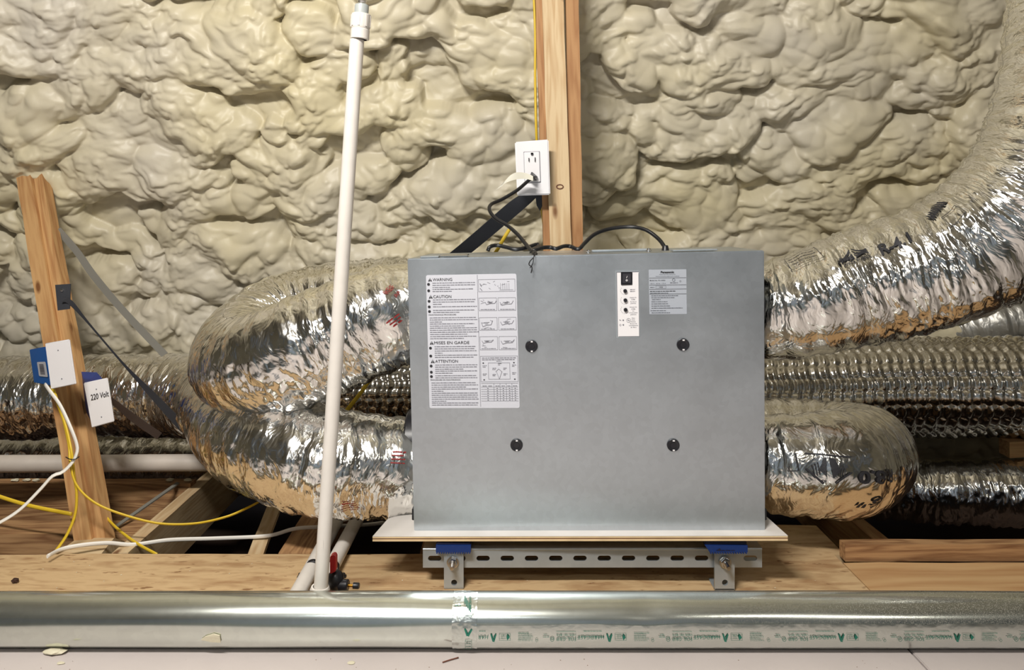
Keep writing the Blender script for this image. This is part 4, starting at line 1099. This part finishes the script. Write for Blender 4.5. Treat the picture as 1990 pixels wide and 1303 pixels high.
link('grey_adapter', lathe_mesh('grey_adapter', [(.010, .047), (.0130, .047), (.0130, .062), (.0122, .064), (.006, .064)], base_c, ax, 28), M_pvc_g, parent=stand)
prof = [(.0060, .064)]+[(.0086 if k % 2 else .0076, .064+.002*k) for k in range(8)]+[(.0078, .082), (.0078, .5), (0, .5)]
link('metal_stem', lathe_mesh('metal_stem', prof, base_c, ax, 20), M_steel, parent=stand)
link('base_fitting', lathe_mesh('base_fitting', [(.0135, .0), (.019, 0), (.019, .012), (.0165, .018), (.0135, .018)], W(621, 1158, 1.415), ax, 28), M_pvc, parent=stand)
# horizontal drain pipe at the left
hp = tube('drain_pipe', [W(-200, 902, 2.02), W(0, 902, 2.02), W(200, 901, 2.06), W(500, 899, 2.10)], .0235, plain('dusty_pvc', rgb(196, 186, 176), .5, var=.15, vscale=14), seg=28, step=.03,
          label='horizontal dusty white drain pipe crossing behind the left post', cat='pipe')
# two pipes running back over the walkway board
for (x, x2, lab) in ((-.431, -.443, 'left of two white pipes strapped across the walkway board'), (-.392, -.392, 'right of two white pipes strapped across the walkway board, with the valve')):
    o = tube('strapped_pipe', [(x, 1.415, .0185), (x+(x2-x)*.3, 1.6, .0185), (x2, 2.0, .0185), (x2, 2.7, .0185)], .0165, M_pvc, seg=24, step=.03, label=lab, cat='pipe')
    yc = 1.60
    bm = bmesh.new(); rg = []
    for yy_ in (yc-.006, yc+.006):
        rg.append([bm.verts.new((x+.0185*math.cos(t), yy_, .0185+.0185*math.sin(t))) for t in np.linspace(-.35, math.pi+.35, 18)])
    for k in range(17): bm.faces.new((rg[0][k], rg[0][k+1], rg[1][k+1], rg[1][k]))
    me = bm_mesh('pipe_strap', bm, True)
    cl = thing('pipe_strap', (x, yc, 0.002), 'dark metal strap over the %s white pipe' % ('left' if x < -.4 else 'right'), 'strap')
    st = link('strap_band', me, M_black, parent=cl)
    md = st.modifiers.new('s', 'SOLIDIFY'); md.thickness = .0015
    for sx in (-1, 1):
        if (x < -.4 and sx > 0) or (x > -.4 and sx < 0): continue
        link('strap_ear', boxm('strap_ear', x+sx*.024-.009, x+sx*.024+.009, yc-.006, yc+.006, .0008, .004, .0008), M_black, parent=cl)
        link('screw', lathe_mesh('screw', [(0, .006), (.004, .0055), (.0045, .003), (.0045, 0)], (x+sx*.027, yc, .003), (0, 0, 1), 12), M_black, parent=cl)
# valve
vp = W(655, 1130, 1.47)
vl = thing('shutoff_valve', (vp[0], vp[1], .002), 'black shutoff valve with red lever behind the foot of the standpipe', 'valve')
bm = bmesh.new(); bmesh.ops.create_uvsphere(bm, u_segments=20, v_segments=12, radius=.017)
bmesh.ops.transform(bm, matrix=Matrix.Translation(Vector(vp)+Vector((-.003, 0, .002))) @ Matrix.Diagonal((1, 1, 1.2, 1)), verts=bm.verts)
link('valve_body', bm_mesh('valve_body', bm, True), M_black, parent=vl)
link('valve_nut', lathe_mesh('valve_nut', [(0, -.004), (.0115, -.004), (.0115, .012), (.0095, .014), (0, .014)], vp+np.array([.010, -.004, -.006]), (1, -.1, 0), 12), M_black, parent=vl)
link('brass_stem', lathe_mesh('brass_stem', [(.003, .010), (.003, .026)], vp+np.array([.010, -.004, -.006]), (1, -.1, 0), 10), plain('brass', rgb(180, 130, 50), .3, 1.0), parent=vl)
link('valve_cap', lathe_mesh('valve_cap', [(0, .024), (.0064, .024), (.0064, .034), (.005, .036), (0, .036)], vp+np.array([.010, -.004, -.006]), (1, -.1, 0), 10), M_black, parent=vl)
hx0 = W(646, 1112, 1.46); 
bm = bmesh.new(); q = [W(641, 1117, 1.452), W(652, 1112, 1.452), W(652, 1084, 1.452), W(648, 1080, 1.452), W(641, 1083, 1.452)]
bk = np.array([0, .018, 0]); n5 = len(q)
va = [bm.verts.new([float(t) for t in p]) for p in q]; vb = [bm.verts.new([float(t) for t in p+bk]) for p in q]
bm.faces.new(va[::-1]); bm.faces.new(vb)
for k in range(n5): bm.faces.new((va[k], va[(k+1) % n5], vb[(k+1) % n5], vb[k]))
bmesh.ops.bevel(bm, geom=bm.edges[:], offset=.0012, segments=2, affect='EDGES')
link('red_lever', bm_mesh('red_lever', bm), M_red, parent=vl, label='red valve lever')

# ------------------------------------------------------------------ outlet, plug, cords, straps
DPL = 1.885
def plate_geo(name, quad, thick, bev, m, parent):
    bm = bmesh.new(); hexa(bm, [quad[3], quad[2], quad[1], quad[0]]+[p+np.array([0, thick, 0]) for p in (quad[3], quad[2], quad[1], quad[0])])
    bmesh.ops.bevel(bm, geom=bm.edges[:], offset=bev, segments=2, affect='EDGES')
    return link(name, bm_mesh(name, bm, True, 50), m, parent=parent)
oq = [W(1000.5, 276, DPL+.004), W(1066, 271, DPL), W(1069.5, 378.5, DPL), W(1005, 380.5, DPL+.004)]
out = thing('wall_outlet', (oq[3]+oq[2])/2+np.array([0, .01, 0]), 'white outlet with cover plate on the centre post, black cord plugged in', 'outlet')
plate_geo('cover_plate', oq, .007, .0028, M_white, out)
iq = [W(1018.2, 296, DPL-.003), W(1048, 295, DPL-.004), W(1050, 353.5, DPL-.004), W(1020.5, 354.5, DPL-.003)]
eq = [W(1017.4, 295.2, DPL-.0005), W(1048.8, 294.2, DPL-.0015), W(1050.8, 354.3, DPL-.0015), W(1019.7, 355.3, DPL-.0005)]
plate_geo('insert_gap', eq, .004, .0004, M_ink_soft, out)
plate_geo('receptacle', iq, .006, .0012, M_white, out)
link('outlet_box', boxm('outlet_box', oq[0][0]+.012, oq[1][0]-.010, DPL+.0075, DPL+.06, oq[3][2]+.018, oq[0][2]-.018, .002), M_blue, parent=out)
def opix(off): return lambda x, y: np.stack([(x-CX)/F*(DPL-off), np.full_like(x, DPL-off), CZ-(y-HY)/F*(DPL-off)], -1)
pr = Print(); pr.rect(1027, 307, 1028.8, 314); pr.rect(1039, 306, 1040.8, 314.5); pr.disc(1034, 299.5, 2.6, 12); pr.rect(1031.6, 297, 1036.4, 299.5)
pr.build('socket_slots', opix(.0068), M_ink, out)
# plug
cord = thing('power_cord', BP(1290, 487)+np.array([0, .10, .004]), 'black power cord from the outlet across the cabinet top', 'cord')
pp = W(1037, 343, DPL-.018)
bm = bmesh.new()
q = [W(1028, 345, DPL-.010), W(1033, 333, DPL-.010), W(1046, 344, DPL-.010), W(1044, 352, DPL-.010), W(1030, 351, DPL-.010)]
va = [bm.verts.new([float(t) for t in p]) for p in q]; vb = [bm.verts.new([float(t) for t in (p*.35+pp*.65)+np.array([-.003, -.022, -.002])]) for p in q]
bm.faces.new(va); bm.faces.new(vb[::-1])
for k in range(5): bm.faces.new((va[k], vb[k], vb[(k+1) % 5], va[(k+1) % 5]))
bmesh.ops.bevel(bm, geom=bm.edges[:], offset=.0015, segments=2, affect='EDGES')
link('plug', bm_mesh('plug', bm, True, 50), M_black, parent=cord)
def topz(px): return 0.0
tube('cord_length', [W(1036, 345, DPL-.04), W(1026, 352, 1.84), W(1005, 370, 1.82), (W(975, 388, 1.80)), W(955, 397, 1.78), W(951, 408, 1.76), W(962, 424, 1.74), W(985, 438, 1.72), W(1005, 455, 1.69), W(1022, 475, 1.66), W(1036, 491, 1.62), W(1041, 494, 1.60)], .0044, M_cord, parent=cord)
tube('cord_length', [W(948, 488, 1.70), W(952, 480, 1.70), W(965, 477, 1.71), W(985, 481, 1.70), W(1003, 485, 1.69), W(1025, 481, 1.70), W(1044, 475, 1.72), W(1047, 479, 1.71), W(1034, 486, 1.66), W(1038, 487, 1.65), W(1052, 482, 1.67), W(1070, 481, 1.68), W(1080, 484, 1.67),
     W(1095, 479, 1.69), W(1108, 479, 1.70), W(1124, 484.5, 1.68), W(1136, 473, 1.70), W(1155, 456, 1.72), W(1185, 445, 1.74), W(1225, 441, 1.74), W(1255, 447, 1.72), W(1278, 463, 1.70), W(1290, 478, 1.68), W(1292, 486, 1.675)], .0046, M_cord, parent=cord)
p = W(1293, 489, 1.675); link('cord_grommet', lathe_mesh('cord_grommet', [(.0052, .014), (.0065, .012), (.0085, .003), (.0095, 0), (0, 0)], p, (0, 0, 1), 20), M_black, parent=cord)
tie = tube('twist_tie', [W(1038, 492, 1.55), W(1037, 500, 1.545), W(1030, 508, 1.545), W(1028, 515, 1.545), W(1034, 520, 1.545), W(1032, 531, 1.545)], .0011, M_cord, seg=6, step=.003,
     label='black twist tie dangling over the top edge of the cabinet', cat='tie')
tube('tie_end', [W(1037, 500, 1.545), W(1036, 510, 1.545), W(1033, 517, 1.545), W(1030, 521, 1.545)], .0009, M_cord, seg=6, step=.003, parent=tie)
tube('tie_wrap', [W(1030, 492, 1.60), W(1035, 487, 1.59), W(1042, 490, 1.575), W(1038, 497, 1.556)], .0016, M_cord, seg=6, step=.003, parent=tie)
# paper tag on the plug: thin curved strip
def ribbon(name, cl, wv, m, thick=.0008, **kw):
    """cl: list of centre points, wv: list of half-width vectors"""
    n = len(cl); A, u = catmull(np.hstack([np.array(cl), np.array(wv)]), 40)
    P = A[:, :3]; Wd = A[:, 3:]
    V = np.stack([P-Wd, P+Wd], 1).reshape(-1, 3)
    me = mesh_np(name, V, grid_faces(40, 2, False), smooth=False); o = link(name, me, m, **kw)
    md = o.modifiers.new('s', 'SOLIDIFY'); md.thickness = thick; md.offset = 0
    return o
px1 = 1/F*1.84
tg = ribbon('cord_tag', [W(1036, 347, 1.838), W(1020, 342, 1.836), W(1000, 343, 1.83), (W(982, 352, 1.83)), W(969, 366, 1.83)],
       [np.array([0, 0, .006]), np.array([0, 0, .0075]), np.array([.002, 0, .009]), np.array([.007, 0, .009]), np.array([.009, 0, .006])], M_tagp, .0005,
       label='curled white paper tag looped round the plug', cat='tag')
# wide black hanger strap
ribbon('hanger_strap', [W(1034, 372, 1.965), W(1010, 394, 1.975), W(950, 446, 2.01), W(896, 491, 2.04), W(840, 535, 2.08)],
       [np.array([.030, 0, .008])]+[np.array([.034, 0, .004])]*4, M_strap, .002, label='wide black hanger strap slanting from the centre post down behind the cabinet', cat='strap')
bm = bmesh.new(); q = [W(1040, 378, 1.95), W(1057, 378, 1.95), W(1056, 393, 1.95), W(1050, 411, 1.95), W(1043, 400, 1.95)]
va = [bm.verts.new([float(t) for t in p]) for p in q]; bm.faces.new(va)
# folded strap end is part of the strap
hs = [o for o in C.objects if o.name == 'hanger_strap'][0]
r = bmesh.ops.extrude_face_region(bm, geom=bm.faces[:]); bmesh.ops.translate(bm, verts=[v for v in r['geom'] if isinstance(v, bmesh.types.BMVert)], vec=(0, .003, 0))
link('strap_fold', bm_mesh('strap_fold', bm), M_strap, parent=hs)
# grey strap at left
ribbon('hanger_strap', [W(112, 446, 2.24), W(150, 490, 2.25), W(182, 536, 2.25), (W(240, 605, 2.25)), W(320, 690, 2.2)],
       [np.array([.009, 0, .006])]*2+[np.array([.0095, 0, .006])]*3, M_strapg, .0012, label='flat grey hanger strap behind the left post, against the foam', cat='strap')
# black strap from left post
sq = thing('duct_strap', W(123, 578, 1.92), 'black strap screwed to the left post, pulling tight over the lower duct', 'strap')
bm = bmesh.new(); q = [W(107, 554, 1.912), W(137, 552, 1.912), W(135, 601, 1.897), W(112, 604, 1.897)]
va = [bm.verts.new([float(t) for t in p]) for p in q]; bm.faces.new(va)
r = bmesh.ops.extrude_face_region(bm, geom=bm.faces[:]); bmesh.ops.translate(bm, verts=[v for v in r['geom'] if isinstance(v, bmesh.types.BMVert)], vec=(0, .003, 0))
link('strap_patch', bm_mesh('strap_patch', bm), M_strap, parent=sq)
link('screw', lathe_mesh('screw', [(.0045, 0), (.004, .003), (0, .0035)], W(121, 564, 1.908), (0, -1, 0), 14), M_steel, parent=sq)
ribbon('strap_run', [W(120, 582, 1.892), W(137, 588, 1.90), W(175, 632, 1.93), W(240, 708, 1.97), W(300, 772, 2.0), W(356, 832, 2.02)],
       [np.array([.002, .0, .006]), np.array([.004, 0, .005]), np.array([.0018, 0, .0018]), np.array([.0022, 0, .002]), np.array([.007, 0, .006]), np.array([.010, 0, .008])], M_strap, .0015, parent=sq)
# lower hidden strap
ribbon('duct_strap', [W(214, 776, 2.05), W(262, 815, 2.10), W(310, 848, 2.13)], [np.array([.004, 0, .006]), np.array([.007, 0, .009]), np.array([.007, 0, .009])], plain('brown_strap', rgb(70, 56, 48), .6), .0012,
       label='dusty dark strap sagging over the duct right of the 220 volt plate', cat='strap')

# left electrical boxes
def cover(quad, D0, D1, lab, boxside):
    Q4 = [W(quad[0][0], quad[0][1], D0), W(quad[1][0], quad[1][1], D1), W(quad[2][0], quad[2][1], D1), W(quad[3][0], quad[3][1], D0)]
    th = thing('junction_box', (Q4[3]+Q4[2])/2+np.array([0, .02, 0]), lab, 'electrical box')
    plate_geo('cover_plate', Q4, .006, .0016, M_white, th)
    ctr = sum(Q4)/4; dwn = (Q4[3]-Q4[0]); acr = (Q4[1]-Q4[0])
    for f in (.2, .82):
        p = ctr+dwn*(f-.5); p = p+np.array([0, -.0006, 0])
        link('screw', lathe_mesh('screw', [(.0016, 0), (.0012, .0006), (0, .0006)], p, (0, -1, 0), 10), M_ink_soft, parent=th)
    return th, Q4, ctr, dwn, acr
jb, Q4, ctr, dwn, acr = cover([(87, 668), (134, 660), (147, 747), (98.5, 757)], 1.80, 1.785, 'blue junction box with blank white plate and barcode, left of the post', 0)
bm = bmesh.new()
fr = [W(57, 680, 1.905), W(88.5, 674, 1.808), W(101, 750, 1.808), W(66, 744, 1.905)]
bk4 = [W(88, 678, 1.93), W(118, 672, 1.83), W(128, 748, 1.83), W(97, 744, 1.93)]
hexa(bm, [fr[3], fr[2], fr[1], fr[0], bk4[3], bk4[2], bk4[1], bk4[0]])
bmesh.ops.bevel(bm, geom=bm.edges[:], offset=.0012, segments=2, affect='EDGES')
bb = link('box_body', bm_mesh('box_body', bm), M_blue, parent=jb)
def frq(x, y, off=.0012):
    x = np.asarray(x, float)[:, None]; y = np.asarray(y, float)[:, None]
    P = (fr[0]*(1-x)+fr[1]*x)*(1-y)+(fr[3]*(1-x)+fr[2]*x)*y
    n_ = np.cross(fr[1]-fr[0], fr[3]-fr[0]); n_ = n_/np.linalg.norm(n_); n_ = n_ if n_[1] < 0 else -n_
    return P+n_*off
pr = Print(); rounded(pr, .40, .38, .90, .78, .05, .03)
pr.build('barcode_sticker', lambda x, y: frq(x, y, .0016), M_label, bb)
pr = Print(); 
y = .44
while y < .72: 
    hgt = rr.choice((.006, .010, .014)); pr.rect(.52, y, .78, y+hgt); y += hgt+rr.choice((.006, .010))
pr.build('barcode', lambda x, y: frq(x, y, .0024), M_ink_soft, bb)
jb2, Q5, ctr, dwn, acr = cover([(162, 745), (208, 735), (221, 820), (178, 832)], 1.86, 1.855, 'junction box whose white plate has 220 Volt handwritten on it', 0)
bm = bmesh.new(); 
q = [W(180, 825, 1.872), W(214, 817, 1.872), W(204, 742, 1.872), W(166, 750, 1.872)]; q2 = [W(167, 800, 1.98), W(196, 795, 1.98), W(188, 724, 1.98), W(158, 723, 1.98)]
hexa(bm, q+q2); link('box_body', bm_mesh('box_body', bm), plain('deep_blue_plastic', rgb(24, 54, 130), .4), parent=jb2)
pr = Print(); pr.text('220 Volt', 0, 0, 1, w=3.9, shear=0.15, bold=0.008)
e1 = acr/np.linalg.norm(acr); e2 = dwn/np.linalg.norm(dwn)
o0 = Q5[0]+acr*.28+dwn*.36
o1 = np.array([0, -.0016, 0])
def hw(x, y):
    u = (0.20+x*0.20)[:, None]; v = (0.41+y*0.125)[:, None]
    return (Q5[0]*(1-u)+Q5[1]*u)*(1-v)+(Q5[3]*(1-u)+Q5[2]*u)*v+np.array([0, -.0015, 0])
pr.build('handwriting', hw, M_ink, jb2)

# cables
tube('white_cable', [W(88, 748, 1.80), W(98, 762, 1.775), W(118, 790, 1.76), W(140, 838, 1.745), W(150, 868, 1.74), W(148, 885, 1.735), W(140, 900, 1.73), W(122, 918, 1.72), W(102, 926, 1.71), W(78, 952, 1.70), W(40, 990, 1.68), W(0, 1016, 1.66), W(-60, 1045, 1.64)],
     .0055, M_romex, seg=12, flat=.55, label='flat white cable hanging from the blue junction box', cat='cable')
tube('yellow_cable', [W(100, 752, 1.83), W(112, 785, 1.80), W(128, 830, 1.775), W(139, 880, 1.75), W(144, 925, 1.75), W(149, 960, 1.75), W(146, 1000, 1.75), W(130, 1040, 1.74), W(104, 1078, 1.72)],
     .0048, M_yellow, seg=12, flat=.6, label='yellow cable dropping straight down the front of the left post', cat='cable')
tube('yellow_cable', [W(104, 756, 1.826), W(120, 805, 1.79), W(133, 862, 1.762), W(137, 905, 1.74), W(150, 945, 1.735), W(185, 978, 1.735), W(240, 1001, 1.74), W(310, 1018, 1.75), W(380, 1018, 1.76), W(440, 1005, 1.77), W(480, 988, 1.80), W(510, 972, 1.86)],
     .0040, M_yellow, seg=12, flat=.6, label='yellow cable sweeping right from the left post to under the foil duct', cat='cable')
tube('yellow_cable', [W(-60, 945, 1.84), W(0, 966, 1.83), W(60, 984, 1.82), W(140, 1000, 1.81)], .0050, M_yellow, seg=12, flat=.6, label='yellow cable entering from the left edge to the post', cat='cable')
tube('yellow_cable', [W(203, 998, 1.87), W(212, 1012, 1.85), W(235, 1034, 1.80), W(268, 1058, 1.76), W(306, 1079, 1.73)], .0040, M_yellow, seg=12, flat=.6, label='short yellow cable going down right of the left post', cat='cable')
tube('white_cable', [W(92, 1082, 1.66), W(120, 1068, 1.70), (W(160, 1060, 1.72)), W(210, 1056, 1.74), W(260, 1059, 1.76), W(330, 1050, 1.78), W(420, 1047, 1.79), W(520, 1042, 1.80), W(575, 1028, 1.82), W(640, 1024, 1.84), W(735, 1018, 1.90), W(810, 1000, 1.98)],
     .0048, M_romex, seg=12, flat=.55, label='white cable lying along the far edge of the left walkway board', cat='cable')
tube('yellow_cable', [W(1036, -40, 2.00), W(1040, 60, 1.99), W(1040, 150, 1.98), W(1042, 250, 1.97), W(1046, 330, 1.985), W(1052, 400, 1.985), W(1060, 470, 1.985), W(1064, 540, 1.985)], .0058, M_yellow, seg=12, flat=.6,
     label='yellow cable running down beside the centre post behind the outlet', cat='cable')
tube('yellow_cable', [W(994, 440, 2.1), W(980, 462, 2.1), W(962, 492, 2.1), W(930, 530, 2.1)], .0050, M_yellow, seg=12, flat=.6, label='yellow cable glimpsed below the wide black strap', cat='cable')
tube('yellow_cable', [W(722, 734, 1.98), W(700, 765, 1.96), W(672, 800, 1.95), W(655, 818, 1.95)], .0058, M_yellow, seg=12, flat=.6, label='yellow cable slanting between the two left foil loops', cat='cable')
zt_ = tube('zip_tie', [W(128, 889, 1.737), W(136, 893, 1.725), W(146, 893, 1.725), W(154, 888, 1.733)], .0013, M_cord, seg=6, step=.003, label='black zip tie bundling the white and yellow cables at the left post', cat='zip tie')
# ------------------------------------------------------------------ scraps
def scrap(name, cx_, cy_, D, sx, sy, sz, m, lab, cat, flatz=None, seed=0, group=None):
    bm = bmesh.new(); bmesh.ops.create_icosphere(bm, subdivisions=2, radius=1)
    r_ = random.Random(seed)
    c_ = W(cx_, cy_, D)
    for v in bm.verts:
        k = 1+r_.uniform(-.28, .28); v.co = Vector((v.co.x*sx*k, v.co.y*sy*k, v.co.z*sz*(1+r_.uniform(-.2, .2))))
    zmin = min(v.co.z for v in bm.verts)
    z0 = flatz if flatz is not None else c_[2]
    for v in bm.verts: v.co = Vector((c_[0]+v.co.x, c_[1]+v.co.y, z0-zmin+v.co.z if flatz is not None else c_[2]+v.co.z))
    return link(name, bm_mesh(name, bm), m, label=lab, cat=cat, group=group)
M_scrap = plain('foam_crumb', rgb(216, 208, 182), .6, bump=.001, bscale=200)
def Dz0(py, z=0.0): return (CZ-z)*F/(py-HY)
scrap('foam_crumb', 107, 1268, Dz0(1272), .018, .010, .005, M_scrap, 'pale foam crumb on the white floor at the left end of the metal duct', 'foam crumb', 0.0, 1)
scrap('foam_crumb', 118, 1290, Dz0(1291), .006, .004, .0012, M_scrap, 'tiny foam flake on the white floor below the larger crumb', 'foam crumb', 0.0, 2)
scrap('plaster_chip', 683, 1297, Dz0(1290), .006, .005, .001, M_scrap, 'small pale chip on the white floor near its front edge', 'chip', 0.0, 3)
bm = bmesh.new(); q = [(392, 1242), (400, 1236), (416, 1231), (428, 1234), (430, 1247), (412, 1246)]
f_ = cylpix(.0012); P = f_(np.array([p[0] for p in q], float), np.array([p[1] for p in q], float)); P2 = cylpix(.0032)(np.array([p[0] for p in q], float), np.array([p[1] for p in q], float))
va = [bm.verts.new(p) for p in P2.tolist()]; vb = [bm.verts.new(p) for p in P.tolist()]
bm.faces.new(va); bm.faces.new(vb[::-1])
for k in range(6): bm.faces.new((va[k], vb[k], vb[(k+1) % 6], va[(k+1) % 6]))
link('foam_flake', bm_mesh('foam_flake', bm), M_scrap, label='flat cream foam flake stuck to the left part of the round metal duct', cat='foam flake')
scrap('bark_chip', 29, 1131, Dz0(1134), .007, .006, .005, plain('dark_bark', rgb(58, 34, 22), .8), 'small dark brown chip on the left walkway board', 'chip', 0.0, 5)
tube('nail', [W(860, 1288, Dz0(1288, .002)), W(872, 1284, Dz0(1284, .002)), W(891, 1278.5, Dz0(1278.5, .002))], .0011, plain('rusty_brown', rgb(110, 62, 44), .7), seg=6, step=.004, label='thin rusty nail on the white floor in front of the metal duct', cat='nail')
# grit on the floor and on the deck: real but uncountable
def grit(name, n, xr, yr, z, s, m, lab):
    bm = bmesh.new()
    for _ in range(n):
        x = random.uniform(*xr); y = random.uniform(*yr); r_ = s*random.uniform(.4, 1.3)
        a = random.uniform(0, 6.28)
        v = [bm.verts.new((x+r_*math.cos(a+t)*random.uniform(.6, 1.4), y+r_*math.sin(a+t), z)) for t in (0, 2.1, 4.2)]+[bm.verts.new((x, y, z+r_*.6))]
        for f in ((0, 1, 3), (1, 2, 3), (2, 0, 3)): bm.faces.new([v[i] for i in f])
    return link(name, bm_mesh(name, bm), m, label=lab, cat='grit', kind='stuff')
grit('floor_grit', 70, (-.95, 1.0), (1.22, 1.30), 0.0003, .0012, plain('grit_brown', rgb(140, 118, 100), .8), 'scattered brown grit on the white floor')
grit('deck_crumbs', 60, (-1.2, .7), (1.42, 1.70), 0.001, .0016, M_scrap, 'scattered pale crumbs on the walkway board')
# foam crumbs along the upper cross timber
for k, (px, where) in enumerate(((30, 'leftmost of three left of the post'), (52, 'middle of three left of the post'), (70, 'nearest the post on its left'), (330, 'right of the post beside the grey strip'), (365, 'rightmost, at the pale joist'))):
    scrap('foam_crumb', px, 940, 2.165, .011, .008, .004, M_scrap, 'foam crumb on the upper cross timber, '+where, 'foam crumb', .0125, 20+k, group='foam crumbs on the cross timber')
